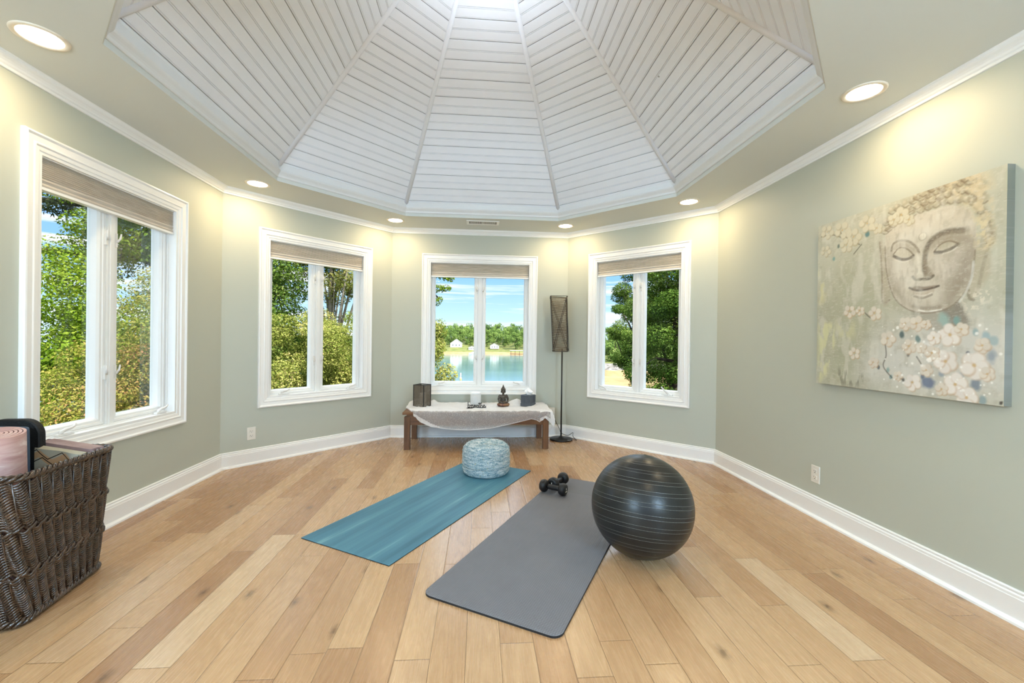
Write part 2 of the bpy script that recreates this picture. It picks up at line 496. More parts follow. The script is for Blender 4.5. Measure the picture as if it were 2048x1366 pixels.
window(2, 'back_left', [(.53, 1, False), (1.22, 1, False)])
window(3, 'back', [(.575, 1, False), (1.485, -1, False)])
window(4, 'back_right', [(.48, -1, False), (1.22, 1, True)])
# ------------------------------------------------------------------ cellular shades
def shade_mat():
    t = NT('shade_fabric'); v = t.obj()
    n = t.noise(t.scale(v, (8, 8, 160)), 1.0, 3)
    col = t.ramp(n, [(.3, srgb(196, 187, 174)), (.7, srgb(216, 208, 196))])
    df = t.n('ShaderNodeBsdfDiffuse'); t.l(col, df.inputs[0])
    tl = t.n('ShaderNodeBsdfTranslucent'); t.l(col, tl.inputs[0])
    m = t.n('ShaderNodeMixShader'); m.inputs[0].default_value = .12; t.l(df.outputs[0], m.inputs[1]); t.l(tl.outputs[0], m.inputs[2])
    return t.done(m)
M['shade'] = shade_mat()
for side, txt in (('left', 'grey pleated shade in the leftmost window, above the wicker basket'),
                  ('back_left', 'grey pleated shade in the window left of the bench'),
                  ('back', 'grey pleated shade in the lake view window above the bench'),
                  ('back_right', 'grey pleated shade in the window right of the black floor lamp')):
    w, s0, s1 = WIN[side]; s0 += .103; s1 -= .103
    root = empty('window_shade', w.P((s0 + s1) / 2, -.03, 2.05))
    tag(root, txt, 'window shade', 'cellular shades in the windows')
    zt, zb = 2.053, 1.888
    prof = []; z = zt; q = 0
    steps = [.0052] * 20 + [.0125] * 4 + [.001]
    for st in steps:
        prof.append((-.016 if q % 2 else -.024, z)); z -= st; q += 1
    zl = z
    back = [(-.048 if i % 2 else -.040, p[1]) for i, p in enumerate(prof)]
    mb = MB(); ring = prof + back[::-1]
    mb.loops([[w.P(s0, e, z) - root.location for e, z in ring], [w.P(s1, e, z) - root.location for e, z in ring]])
    n = len(prof)
    for s in (s0, s1):
        mb.add([w.P(s, e, z) - root.location for e, z in prof] + [w.P(s, e, z) - root.location for e, z in back], [(i, i + 1, n + i + 1, n + i) for i in range(n - 1)])
    mb.build('pleated_fabric', M['shade'], root)
    for nm, za, zc in (('bottom_rail', zb, zb + .014), ('head_rail', zt - .002, 2.0725)):
        mb = MB(); p = [w.P(s, e, z) - root.location for z in (za, zc) for s, e in ((s0, -.052), (s1, -.052), (s1, -.012), (s0, -.012))]
        recalc(mb.hexa(p).build(nm, M['trim'], root))

# ------------------------------------------------------------------ recessed lights
def lens_mat():
    t = NT('lit_lens'); e = t.n('ShaderNodeEmission'); e.inputs[0].default_value = (1.0, .86, .66, 1); e.inputs[1].default_value = 14
    return t.done(e)
M['lens'] = lens_mat()
M['ring'] = simple('light_trim_ring', (228, 216, 196), .35)
LIGHTS = [(-1.915, 2.005, 'large recessed light in the soffit above the leftmost window'),
          (-1.880, 3.750, 'recessed light in the soffit between the leftmost and second windows'),
          (-.928, 4.732, 'recessed light in the soffit left of the ceiling vent'),
          (.947, 4.732, 'recessed light in the soffit right of the ceiling vent, above the floor lamp'),
          (1.900, 3.782, 'recessed light in the soffit between the rightmost window and the picture'),
          (1.942, 2.040, 'large recessed light in the soffit above the canvas picture'),
          (-.93, .86, 'recessed light in the soffit near the left of the added rear opening'),
          (.95, .86, 'recessed light in the soffit near the right of the added rear opening')]
LW = 4.8; VAULT_FILL = 10.5; REAR_FILL = 60.0
for x, y, txt in LIGHTS:
    r = empty('recessed_light', (x, y, H)); tag(r, txt, 'ceiling light', 'recessed ceiling lights')
    MB().lathe([(.095, .0), (.094, -.004), (.088, -.006), (.075, -.005), (.073, -.002), (.073, .03), (.095, .03)], 40, cap=False).build('trim_ring', M['ring'], r)
    MB().lathe([(.0005, -.0022), (.0735, -.0022), (.0735, .012), (.0005, .012)], 40, cap=False).build('lens', M['lens'], r)
    ld = bpy.data.lights.new('downlight', 'AREA'); ld.shape = 'DISK'; ld.size = .13; ld.energy = LW; ld.color = (1.0, .78, .46)
    lo = bpy.data.objects.new('downlight', ld); COL.objects.link(lo); lo.parent = r; lo.location = (0, 0, -.010)

# unseen fill light added high in the vault, shaped as a globe
pg = empty('added_vault_fill', (TX, TY, 4.2)); tag(pg, 'white glowing globe added at the peak of the vault as fill light', 'fill light')
MB().lathe([(.002, 0), (.06, 0), (.06, -.02), (.012, -.035), (.006, -.05), (.006, -.42), (.03, -.42), (.03, -.45), (.002, -.45)][::-1], 24).build('stem', M['trim'], pg)
tg = NT('vault_fill_glow'); eg = tg.n('ShaderNodeEmission'); eg.inputs[0].default_value = (.74, .86, 1.0, 1); eg.inputs[1].default_value = VAULT_FILL; tg.done(eg)
mbg = MB(); mbg.lathe([(.14 * math.sin(PI * i / 20) + 1e-4, -.57 + .14 * math.cos(PI * i / 20)) for i in range(21)], 32, cap=False); mbg.build('globe', tg.mat, pg)

# two unseen glowing globes added behind the camera as cool fill light
def added_fill_globe(x, y, label):
    g = empty('added_fill_globe', (x, y, 0)); tag(g, label, 'floor lamp')
    MB().lathe([(.002, 0), (.15, 0), (.15, .02), (.02, .03), (.011, .05), (.011, 1.42), (.002, 1.42)], 28).build('stand', M['trim'], g)
    q = MB(); q.lathe([(.29 * math.sin(PI * i / 24) + 1e-4, 1.70 - .29 * math.cos(PI * i / 24)) for i in range(25)], 36, cap=False); q.build('globe', M['globe'], g)
tg2 = NT('rear_fill_glow'); eg2 = tg2.n('ShaderNodeEmission'); eg2.inputs[0].default_value = (.50, .73, 1.0, 1); eg2.inputs[1].default_value = REAR_FILL; M['globe'] = tg2.done(eg2)
added_fill_globe(-1.9, -1.3, 'glowing globe on a stand added left of the rear opening as fill light'); added_fill_globe(1.9, -1.3, 'glowing globe on a stand added right of the rear opening as fill light')

# ------------------------------------------------------------------ ceiling vent
r = empty('air_vent', (.022, 4.712, H)); tag(r, 'white slotted air register in the soffit above the lake view window', 'air vent')
mb = MB()
for x0, x1, y0, y1 in ((-.178, .178, -.075, -.052), (-.178, .178, .052, .075), (-.178, -.15, -.052, .052), (.15, .178, -.052, .052), (-.007, .007, -.052, .052)):
    mb.box(x0, x1, y0, y1, -.006, 0)
mb.build('vent_frame', M['trim'], r)
MB().box(-.15, .15, -.052, .052, -.0005, .0005).build('duct_opening', M['slot'], r)
for sx in (-1, 1):
    for k in range(13):
        x = sx * (.016 + k * .0103)
        mb = MB(); mb.hexa([(x - .001, -.052, -.005), (x + .002, -.052, -.005), (x + .002, .052, -.005), (x - .001, .052, -.005), (x - .004 * sx, -.052, -.0007), (x + .001 - .002 * sx, -.052, -.0007), (x + .001 - .002 * sx, .052, -.0007), (x - .004 * sx, .052, -.0007)])
        recalc(mb.build('louver', M['trim'], r))

# ------------------------------------------------------------------ outlets
def outlet(w, s, z, label):
    r = empty('wall_outlet', w.P(s, 0, z)); tag(r, label, 'outlet')
    r.rotation_euler = (0, 0, math.atan2(w.d.y, w.d.x))      # local x along the wall, -y into the room
    MB().bbox(-.036, .036, -.006, 0, -.057, .057, .003).build('cover_plate', M['plate'], r)
    for dz in (-.02, .02):
        so_ = MB().bbox(-.016, .016, -.0085, -.004, dz - .0135, dz + .0135, .004).build('socket', M['plate'], r)
        mb = MB()
        mb.box(-.0085, -.006, -.0088, -.006, dz - .001, dz + .008); mb.box(.006, .0085, -.0088, -.006, dz - .001, dz + .007)
        mb.box(-.0025, .0025, -.0088, -.006, dz - .010, dz - .0055)
        mb.build('socket_slots', M['slot'], so_)
    return r
outlet(WR, 1.212, .282, 'white wall outlet low on the right wall, below the canvas picture')
outlet(WBL, .242, .276, 'white wall outlet low on the back left wall, below the second window')
outlet(WB, 1.907, .287, 'white wall outlet with a black plug in it, behind the right end of the bench')

# ------------------------------------------------------------------ bench
bench = empty('wooden_bench', (-.012, 4.74, 0)); tag(bench, 'low brown wooden bench under the lake view window', 'bench')
BX0, BX1, BY0, BY1 = -.755, .755, -.265, .285
MB().bbox(BX0 - .012, BX1 + .012, BY0 - .032, BY1 + .012, .370, .396, .004).build('bench_top', M['bench'], bench)
mb = MB(); mb.box(BX0 + .025, BX1 - .025, BY0 + .012, BY1 - .02, .343, .371); mb.build('top_rail', M['bench'], bench)
for x in (BX0, BX1 - .061):
    for y in (BY0, BY1 - .061):
        MB().bbox(x, x + .061, y, y + .061, 0, .344, .003).build('leg', M['bench_leg'], bench)
for y in (BY0 + .01, BY1 - .035):
    MB().box(BX0 + .06, BX1 - .06, y, y + .024, .258, .343).build('apron', M['bench'], bench)
for x in (BX0 + .012, BX1 - .036):
    MB().box(x, x + .024, BY0 + .06, BY1 - .06, .258, .343).build('apron', M['bench_leg'], bench)

# sheer tulle draped over the bench
def tulle(name, alpha, dot, scale=64):
    t = NT(name); v = t.obj()
    vo = t.n('ShaderNodeTexVoronoi'); t.l(v, vo.inputs['Vector']); vo.inputs['Scale'].default_value = scale
    d = t.math('LESS_THAN', vo.outputs['Distance'], .22)
    a = t.math('ADD', alpha, t.math('MULTIPLY', d, dot))
    n = t.noise(v, 9, 2); a = t.math('ADD', a, t.math('MULTIPLY', t.math('SUBTRACT', n, .5), .10))
    tr = t.n('ShaderNodeBsdfTransparent')
    b = t.n('ShaderNodeBsdfDiffuse'); b.inputs[0].default_value = srgb(252, 251, 249)
    tl = t.n('ShaderNodeBsdfTranslucent'); tl.inputs[0].default_value = srgb(252, 251, 249)
    ms = t.n('ShaderNodeMixShader'); ms.inputs[0].default_value = .3; t.l(b.outputs[0], ms.inputs[1]); t.l(tl.outputs[0], ms.inputs[2])
    m = t.n('ShaderNodeMixShader'); t.l(a, m.inputs[0]); t.l(tr.outputs[0], m.inputs[1]); t.l(ms.outputs[0], m.inputs[2])
    return t.done(m)
M['tulle'] = tulle('sheer_tulle', .36, .5, 105)
M['tulle_folds'] = tulle('folded_tulle', .93, .05)
from mathutils import noise as mn
def fbm(x, y, z=0.0): return mn.noise(Vector((x, y, z))) + .5 * mn.noise(Vector((x * 2.1, y * 2.1, z + 5))) + .25 * mn.noise(Vector((x * 4.3, y * 4.3, z + 9)))
def interp(x, pts):
    if x <= pts[0][0]: return pts[0][1]
    for (a, p), (b, q) in zip(pts, pts[1:]):
        if x <= b:
            f = (x - a) / (b - a); return p + (q - p) * f
    return pts[-1][1]
hem = [(-.79, .396), (-.70, .385), (-.64, .345), (-.60, .30), (-.49, .250), (-.29, .221), (-.11, .212), (.12, .228), (.38, .286), (.55, .328), (.60, .318), (.64, .296), (.70, .338), (.755, .285), (.785, .25), (.80, .27)]
cl = MB(); NX, NT_, NHN = 260, 46, 22
rows = []
for i in range(NX + 1):
    x = -.79 + 1.59 * i / NX; col = []
    # left rear: the cloth runs off the front corner diagonally
    front_start = interp(x, [(-.79, .30), (-.73, .16), (-.66, .0), (-.6, 0), (.8, 0)])
    for j in range(NT_ + 1):       # over the top, back to front
        f = j / NT_
        yb = 5.035 + .012 * math.sin(x * 9); yf = 4.440 + front_start
        y = yb + (yf - yb) * f
        z = .4005 + .006 + .010 * fbm(x * 5.5, y * 9.0, 1.3) + .006 * abs(math.sin(y * 34 + x * 9 + 4 * fbm(x * 2.4, y * 2.4))) + .004 * fbm(x * 26, y * 34, 4.0)
        z += .060 * math.exp(-((x + .69) / .075) ** 2 - ((y - 4.96) / .08) ** 2)      # bunched behind the lantern
        z += .045 * math.exp(-((x + .52) / .05) ** 2 - ((y - 4.99) / .05) ** 2)
        z += .055 * math.exp(-((x - .44) / .085) ** 2 - ((y - 4.93) / .07) ** 2)       # folded behind the tissue box
        z += .012 * math.exp(-((x - .66) / .08) ** 2 - ((y - 4.75) / .2) ** 2)
        z = max(z, .3985)
        if x > .775: z -= (x - .775) * 3.0
        col.append(Vector((x, y, z)))
    zh = interp(x, hem)
    for j in range(1, NHN + 1):
        f = j / NHN; e = col[NT_]
        z = e.z + (zh - e.z) * f
        # the hang bellies out a little and folds near its gathered ends
        k = math.exp(-((x - .68) / .10) ** 2) + .8 * math.exp(-((x + .66) / .09) ** 2)
        y = e.y - .010 - .010 * math.sin(PI * min(1, f * 1.2)) + .010 * k * math.sin(x * 160 + f * 4) * f
        col.append(Vector((x, y - .004, z)))
    rows.append(col)
NV = NT_ + NHN + 1
b0 = MB()
for i in range(NX):
    for j in range(NV - 1):
        x = rows[i][0].x
        b0.mi = 1 if (j < NT_ or j >= NV - 2 or x < -.69 or x > .64 or (x < -.40 and j >= NV - 3 - int(9 * max(0, min(1, (-.40 - x) / .22))))) else 0
        if b0.mi == 1 and j >= NT_ and (x > .64) and (j - NT_) in range(2, 14) and x < .75: b0.mi = 0
        b0.f.append((i * NV + j, (i + 1) * NV + j, (i + 1) * NV + j + 1, i * NV + j + 1)); b0.m.append(b0.mi); b0.s.append(True)
b0.v = [tuple(p) for c in rows for p in c]
cloth = b0.build('sheer_cloth', [M['tulle'], M['tulle_folds']])
tag(cloth, 'sheer white spotted cloth draped over the wooden bench', 'cloth')
TZ = .412    # height at which things stand on the cloth

# lantern
ln = empty('candle_lantern', (-.626, 4.79, TZ - .006), math.radians(-28)); tag(ln, 'square dark mesh candle lantern standing on the left end of the bench', 'lantern')
S, HL = .066, .243
def mesh_mat():
    t = NT('dark_wire_mesh'); v = t.obj(); sp = t.n('ShaderNodeSeparateXYZ'); t.l(v, sp.inputs[0])
    a = t.math('GREATER_THAN', t.noise(v, 420, 1), .50)
    tr = t.n('ShaderNodeBsdfTransparent'); b = t.bsdf(srgb(112, 100, 84), .5, .4, .3)
    m = t.n('ShaderNodeMixShader'); t.l(a, m.inputs[0]); t.l(b.outputs[0], m.inputs[1]); t.l(tr.outputs[0], m.inputs[2])
    return t.done(m)
M['mesh'] = mesh_mat()
mb = MB()
for sx in (-1, 1):
    for sy in (-1, 1): mb.box(sx * S - .004, sx * S + .004, sy * S - .004, sy * S + .004, 0, HL)
for z in (0, HL - .007):
    for s in (-1, 1):
        mb.box(-S, S, s * S - .0038, s * S + .0038, z, z + .007); mb.box(s * S - .0038, s * S + .0038, -S, S, z, z + .007)
lfr = mb.build('lantern_frame', M['black'], ln)
for k in range(4):
    R = Matrix.Rotation(k * PI / 2, 4, 'Z')
    MB().box(-S + .004, S - .004, -S - .0008, -S + .0008, .006, HL - .006, R).build('mesh_panel', M['mesh'], lfr)
MB().box(-S + .003, S - .003, -S + .003, S - .003, .001, .005).build('lantern_floor', M['black'], ln)
cnd = MB().lathe([(.002, 0), (.036, 0), (.037, .004), (.037, .135), (.034, .139), (.012, .136), (.002, .135)], 28).build('pillar_candle', simple('candle_wax', (238, 230, 214), .5), loc=(-.618, 4.80, TZ - .0005))
tag(cnd, 'white pillar candle inside the dark mesh lantern', 'candle')

# smart speaker: plain white cylinder
sp = empty('white_speaker', (-.035, 4.86, TZ - .002)); tag(sp, 'white cylindrical speaker standing on the bench behind the breathe sign', 'speaker')
MB().lathe([(.045, 0), (.056, .003), (.0595, .010), (.0595, .128)], 40, cap=True).build('speaker_body', simple('speaker_grille', (206, 208, 208), .6, bump=.2, bsc=600), sp)
MB().lathe([(.0597, .124), (.0602, .128), (.0602, .140), (.058, .1445), (.054, .146), (.002, .1445)], 40).build('speaker_cap', simple('speaker_white', (240, 241, 241), .35), sp)

# breathe sign: bent wire style script
sg = empty('breathe_sign', (-.118, 4.62, TZ)); tag(sg, 'small black script sign reading breathe, in front of the white speaker', 'sign')
def arc(cx, cy, rx, ry, a0, a1, n=12): return [(cx + rx * math.cos(math.radians(a0 + (a1 - a0) * i / n)), cy + ry * math.sin(math.radians(a0 + (a1 - a0) * i / n))) for i in range(n + 1)]
strokes = []
X = 0.0
def S_(pts, dx): strokes.append([(p[0] + dx, p[1]) for p in pts])
# unit: x-height 1, baseline 0
S_([(.12, 2.25), (.10, 1.2), (.12, .05)], 0); S_([(.12, .45)] + arc(.42, .48, .32, .46, 150, -170) + [(.12, .1)], 0); S_([(.70, .62), (.95, .75), (1.15, .95)], 0)       # b
S_([(1.22, 1.05), (1.25, .5), (1.22, .02)], 0); S_([(1.24, .55), (1.38, .9), (1.58, 1.0), (1.66, .80), (1.62, .3), (1.78, .05), (1.98, .28)], 0)                              # r
S_([(1.98, .40), (2.32, .58)] + arc(2.22, .66, .18, .30, -10, 180) + arc(2.24, .45, .24, .46, 180, 330), 0)                                                             # e
S_([(2.46, .22), (2.62, .40)], 0)
S_(arc(2.92, .46, .30, .46, 40, 400), 0); S_([(3.22, .95), (3.20, .4), (3.28, .05), (3.46, .22)], 0)                                                                # a
S_([(3.62, 1.9), (3.58, .8), (3.60, .12), (3.74, .04), (3.92, .22)], 0); S_([(3.22, 1.62), (3.55, 1.52), (4.05, 1.62), (4.45, 1.72)], 0)                              # t
S_([(4.06, 1.85), (4.03, .9), (4.04, .02)], 0); S_([(4.05, .55), (4.20, .88), (4.42, .95), (4.52, .7), (4.50, .25), (4.62, .04), (4.82, .25)], 0)                      # h
S_([(4.82, .40), (5.18, .58)] + arc(5.08, .66, .18, .30, -10, 180) + arc(5.10, .45, .24, .46, 180, 330) + [(5.46, .22), (5.70, .55)], 0)                                # e
S_([(5.62, .50), (5.48, .10), (5.36, -.02)], 0)
K = .0268
for q, st in enumerate(strokes): pass
mb = MB()
for st in strokes:
    mb.tube([(p[0] * K * 1.30, -.0, .0085 + p[1] * K) for p in st], .0040, 8)
mb.build('lettering', M['black'], sg)
MB().tube([(.036 * math.cos(a) + .026, .016 * math.sin(a) - .012, .003) for a in [2 * PI * k / 24 for k in range(24)]], .0030, 6, closed=True).build('base_ring', M['black'], sg)
MB().box(.0, .20, -.004, .004, .0035, .0095).build('base_bar', M['black'], sg)

# seated figure
def statue():
    bm = bmesh.new()
    def ell(c, r, seg=20, rot=None):
        m = Matrix.Translation(c) @ (rot if rot is not None else Matrix.Identity(4)) @ Matrix.Diagonal((*r, 1))
        bmesh.ops.create_uvsphere(bm, u_segments=seg, v_segments=12, radius=1, matrix=m)
    def limb(pts, rad):
        t = MB().tube(pts, rad, 12); me = bpy.data.meshes.new('t'); me.from_pydata(t.v, [], t.f); bm.from_mesh(me); bpy.data.meshes.remove(me)
    ell((0, .0, .020), (.064, .046, .024)); ell((0, .002, .040), (.046, .034, .026))                       # lap / base
    ell((-.042, -.012, .024), (.030, .028, .022)); ell((.042, -.012, .024), (.030, .028, .022))   # knees
    limb([(.05, -.01, .02), (.0, -.036, .026), (-.035, -.026, .030)], [.016, .013, .010])          # shins crossed
    limb([(-.05, -.01, .02), (.0, -.038, .018), (.035, -.030, .018)], [.016, .013, .010])
    ell((0, .008, .070), (.034, .024, .046)); ell((0, .006, .108), (.041, .024, .026))             # torso, chest
    ell((-.036, .008, .118), (.016, .016, .016)); ell((.036, .008, .118), (.016, .016, .016))
    limb([(-.040, .008, .118), (-.052, .004, .082), (-.046, -.016, .054), (-.012, -.034, .046)], [.0145, .0130, .0105, .0085])
    limb([(.040, .008, .118), (.054, .004, .082), (.048, -.014, .056), (.012, -.036, .044)], [.0145, .0130, .0105, .0085])
    ell((0, -.036, .045), (.016, .010, .007))                     # hands in the lap
    limb([(0, .006, .125), (0, .004, .150)], [.013, .012])
    ell((0, .0, .172), (.0235, .024, .029))                       # head
    ell((0, -.022, .163), (.010, .006, .010)); ell((0, -.024, .170), (.0042, .005, .008))   # chin, nose
    ell((-.0085, -.0205, .176), (.0052, .004, .0028)); ell((.0085, -.0205, .176), (.0052, .004, .0028))
    ell((0, -.0225, .160), (.0065, .0035, .0026))
    ell((-.0235, .002, .165), (.0045, .007, .016)); ell((.0235, .002, .165), (.0045, .007, .016))   # long ears
    ell((0, .004, .188), (.0245, .0255, .022))                    # hair cap
    ell((0, .004, .214), (.013, .013, .013)); limb([(0, .004, .218), (0, .004, .232), (0, .004, .246)], [.0085, .0062, .0012])
    for k in range(46):                                           # hair curls
        a = k * 2.39996; zz = .184 + .024 * (k / 46); r = .0252 * math.sqrt(max(.05, 1 - ((zz - .188) / .023) ** 2))
        ell((r * math.cos(a), .004 + r * 1.02 * math.sin(a), zz), (.0034,) * 3, 6)
    limb([(.034, -.016, .122), (.012, -.022, .104), (-.018, -.020, .080), (-.032, -.014, .062)], [.0035, .0045, .0045, .0035])   # robe hem
    me = bpy.data.meshes.new('buddha_statue'); bm.to_mesh(me); bm.free()
    o = bpy.data.objects.new('buddha_statue', me); COL.objects.link(o)
    rm = o.modifiers.new('remesh', 'REMESH'); rm.mode = 'VOXEL'; rm.voxel_size = .0021; rm.use_smooth_shade = True
    sm = o.modifiers.new('smooth', 'SMOOTH'); sm.factor = .5; sm.iterations = 2
    t = NT('aged_bronze'); v = t.obj(); sp = t.n('ShaderNodeSeparateXYZ'); t.l(v, sp.inputs[0])
    n = t.noise(v, 60, 4); n2 = t.noise(v, 22, 2)
    c = t.ramp(n, [(.35, srgb(48, 42, 38)), (.6, srgb(88, 78, 66)), (.8, srgb(126, 108, 84))])
    red = t.ramp(n2, [(.35, srgb(96, 58, 56)), (.65, srgb(140, 104, 70))])
    m = t.math('LESS_THAN', t.math('ADD', sp.outputs[2], t.math('MULTIPLY', n2, .02)), .048)
    o.data.materials.append(t.done(t.bsdf(t.mix(m, c, red), .38, .5, .35)))
    return o
st = statue(); st.location = (.272, 4.745, TZ - .001); st.rotation_euler = (0, 0, math.radians(8))
tag(st, 'small dark bronze seated buddha statue on the bench, left of the tissue box', 'statue')

# tissue box
tb = empty('tissue_box', (.558, 4.80, TZ - .004), math.radians(-36)); tag(tb, 'dark grey ribbed wooden tissue box cover on the right end of the bench', 'tissue box')
q = .060
M['greywood'] = wood('grey_stained_wood', (62, 66, 72), (100, 104, 110), .5, 2, 2.0)
MB().bbox(-q, q, -q, q, 0, .128, .002).build('box_body', M['greywood'], tb)
mb = MB()
for k in range(4):
    R = Matrix.Rotation(k * PI / 2, 4, 'Z')
    for i in range(8):
        x = -q + .0085 + i * .0150
        mb.box(x - .0058, x + .0058, -q - .003, -q + .001, .044, .125, R)
    mb.box(-q - .003, q + .003, -q - .0035, -q + .001, .002, .036, R)
mb.build('slat_cladding', M['greywood'], tb)
ti = MB(); rings = []
for j in range(13):
    f = j / 12; ring = []
    for k in range(36):
        a = 2 * PI * k / 36
        pr_ = (.016 + .040 * min(1, f * 2.2)) if f < .45 else .056 * (1 - (f - .45) / .55) ** 1.15 + .0015
        r = pr_ * (1 + .34 * math.cos(2 * a + .5) + .20 * math.sin(5 * a + 3 * f) + .10 * math.sin(9 * a - 4 * f)) * .72
        ring.append((r * math.cos(a) * 1.15 - .012 * f + .008, r * math.sin(a) * .75, .122 + .090 * f + .010 * math.sin(3 * a) * f * (1 - f) * 2))
    rings.append(ring)
ti.loops(rings, smooth=False); ti.add(rings[-1], [tuple(range(36))])
ti.build('tissue', simple('tissue_paper', (248, 247, 246), .8, .1), tb)

# ------------------------------------------------------------------ floor lamp
fl = empty('floor_lamp', (.960, 4.90, 0)); tag(fl, 'black floor lamp with a twisted rattan shade in the corner right of the bench', 'floor lamp')
MB().lathe([(.002, 0), (.128, 0), (.133, .004), (.133, .014), (.128, .019), (.04, .024), (.030, .030), (.016, .034), (.013, .05), (.002, .05)], 48).build('lamp_base', M['black'], fl)
MB().lathe([(.002, .03), (.0088, .03), (.0088, 1.06), (.002, 1.06)], 16).build('pole', M['black'], fl)
def sq(cx, cy, a, rot): return [Vector((cx + a * math.sqrt(.5) * math.cos(math.radians(rot + 90 * k)), cy + a * math.sqrt(.5) * math.sin(math.radians(rot + 90 * k)))) for k in range(4)]
zb, zt = 1.028, 1.662
TOP = sq(-.050, .0, .187, 225 - 8); BOT = sq(-.020, .0, .168, 225 - 12)
sh = MB()
for k in range(4):      # four corner rods and four diagonals
    t0 = Vector((*TOP[k], zt)); b0_ = Vector((*BOT[k], zb)); bprev = Vector((*BOT[(k - 1) % 4], zb))
    sh.tube([b0_, t0], .0034, 6)
    off_ = Vector((.006, 0, 0))
    sh.tube([bprev - off_, t0 - off_], .0030, 6); sh.tube([bprev + off_ * 2.2, t0 + off_], .0030, 6)
for z, Q in ((zt, TOP), (zb, BOT)):
    for k in range(4): sh.tube([Vector((*Q[k], z)), Vector((*Q[(k + 1) % 4], z))], .0032, 6)
lsh = sh.build('lamp_shade', M['black'], fl)
st_ = MB(); NL = 66
def rat():
    t = NT('dark_rattan'); v = t.obj(); c = t.ramp(t.noise(v, 40, 3), [(.3, srgb(84, 70, 54)), (.7, srgb(136, 118, 92))])
    return t.done(t.bsdf(c, .5))
for i in range(NL + 1):
    f = i / NL; z = zb + .004 + (zt - zb - .008) * f; poly = []
    for k in range(4):      # outline of the twisted prism at this height
        poly.append(BOT[k].lerp(TOP[k], f)); poly.append(BOT[k].lerp(TOP[(k + 1) % 4], f))
    j = .0035 * math.sin(i * 2.3)
    st_.tube([Vector((p.x, p.y, z + (j if (q_ % 2) else -j))) for q_, p in enumerate(poly)], .0015 + .0004 * ((i * 7) % 3), 5, closed=True)
st_.build('rattan_winding', rat(), lsh)
cord = [(-.02, .10, .018), (.06, .11, .006), (.12, .06, .005), (.165, .0, .006), (.17, -.06, .008), (.13, -.05, .05), (.145, .03, .075), (.10, .09, .03), (.03, .125, .05), (-.005, .135, .12), (-.04, .15, .19), (-.068, .150, .255)]
def smooth_path(P, n=6):
    P = [Vector(p) for p in P]; out = []
    for i in range(len(P) - 1):
        p0 = P[max(i - 1, 0)]; p1 = P[i]; p2 = P[i + 1]; p3 = P[min(i + 2, len(P) - 1)]
        for k in range(n):
            t = k / n
            out.append(.5 * ((2 * p1) + (-p0 + p2) * t + (2 * p0 - 5 * p1 + 4 * p2 - p3) * t * t + (-p0 + 3 * p1 - 3 * p2 + p3) * t ** 3))
    out.append(P[-1]); return out
MB().tube(smooth_path(cord), .0032, 6).build('power_cord', M['rubber'], fl)
MB().bbox(-.085, -.062, .150, .1735, .250, .276, .004).build('plug', M['rubber'], fl)
MB().box(.055, .095, -.115, -.105, .0195, .0203).build('label_sticker', simple('paper_label', (220, 220, 216), .6), fl)

cb = MB().tube(smooth_path([(-.02, 5.05, .40), (-.03, 5.062, .30), (-.02, 5.055, .10), (.02, 5.02, .006), (.12, 5.00, .005), (.22, 5.03, .005), (.34, 4.99, .005), (.48, 5.02, .005), (.60, 5.03, .005), (.78, 5.04, .006), (.88, 5.055, .12), (.892, 5.062, .26)]), .0022, 6).build('white_cable', M['hardware'])
tag(cb, 'thin white cable lying on the floor under the bench along the baseboard', 'cable')

# ------------------------------------------------------------------ yoga mats
def flat_mat(name, w, L, th, r, mats, top_split=None):
    bm = bmesh.new()
    pts = []
    for cx, cy, a0 in ((w - r, r, -90), (w - r, L - r, 0), (r, L - r, 90), (r, r, 180)):
        for k in range(9): a = math.radians(a0 + 90 * k / 8); pts.append((cx + r * math.cos(a), cy + r * math.sin(a)))
    mb = MB(); c = .0018
    rings = [[(x, y, 0) for x, y in pts], [(x, y, th - c) for x, y in pts]]
    ins = [(x + (w / 2 - x) / (w / 2) * c, y + (L / 2 - y) / (L / 2) * c, th) for x, y in pts]
    rings.append(ins); n = len(pts)
    mb.mi = 1; mb.loops(rings[:2]); mb.mi = 0; mb.loops(rings[1:]); mb.add(ins, [tuple(range(n))]); mb.mi = 1; mb.add(rings[0], [tuple(range(n - 1, -1, -1))])
    bm.free()
    return mb.build(name, mats)
def blue_mat():
    t = NT('teal_mat_foam'); v = t.obj()
    s = t.noise(t.scale(v, (1, .06, 1)), 11, 4, .55, .2); f = t.noise(v, 300, 2)
    c = t.ramp(s, [(.30, srgb(52, 96, 112)), (.48, srgb(68, 116, 134)), (.60, srgb(80, 128, 142)), (.72, srgb(126, 168, 174))])
    return t.done(t.bsdf(c, .55, .4, bump=f, bs=.1, bd=.001))
def grey_mat():
    t = NT('grey_textured_foam'); v = t.obj()
    sp = t.n('ShaderNodeSeparateXYZ'); t.l(v, sp.inputs[0]); x, y = sp.outputs[0], sp.outputs[1]
    a = t.math('SINE', t.math('MULTIPLY', t.math('ADD', x, y), 330)); b = t.math('SINE', t.math('MULTIPLY', t.math('SUBTRACT', x, y), 330))
    h = t.math('MULTIPLY', a, b)
    edge = t.math('LESS_THAN', y, 1.54); pat = t.math('MULTIPLY', h, edge)
    n = t.noise(v, 7, 3)
    c = t.mix(t.math('MULTIPLY', t.math('GREATER_THAN', pat, .2), .5), srgb(112, 111, 115), srgb(138, 137, 141))
    c = t.mix(n, c, t.mix(1.0, c, (.80, .80, .80, 1), 'MULTIPLY'))
    line = t.math('LESS_THAN', t.math('ABSOLUTE', t.math('SUBTRACT', y, 1.54)), .003); c = t.mix(t.math('MULTIPLY', line, .5), c, srgb(70, 70, 74))
    return t.done(t.bsdf(c, .6, .35, bump=pat, bs=.5, bd=.0015))
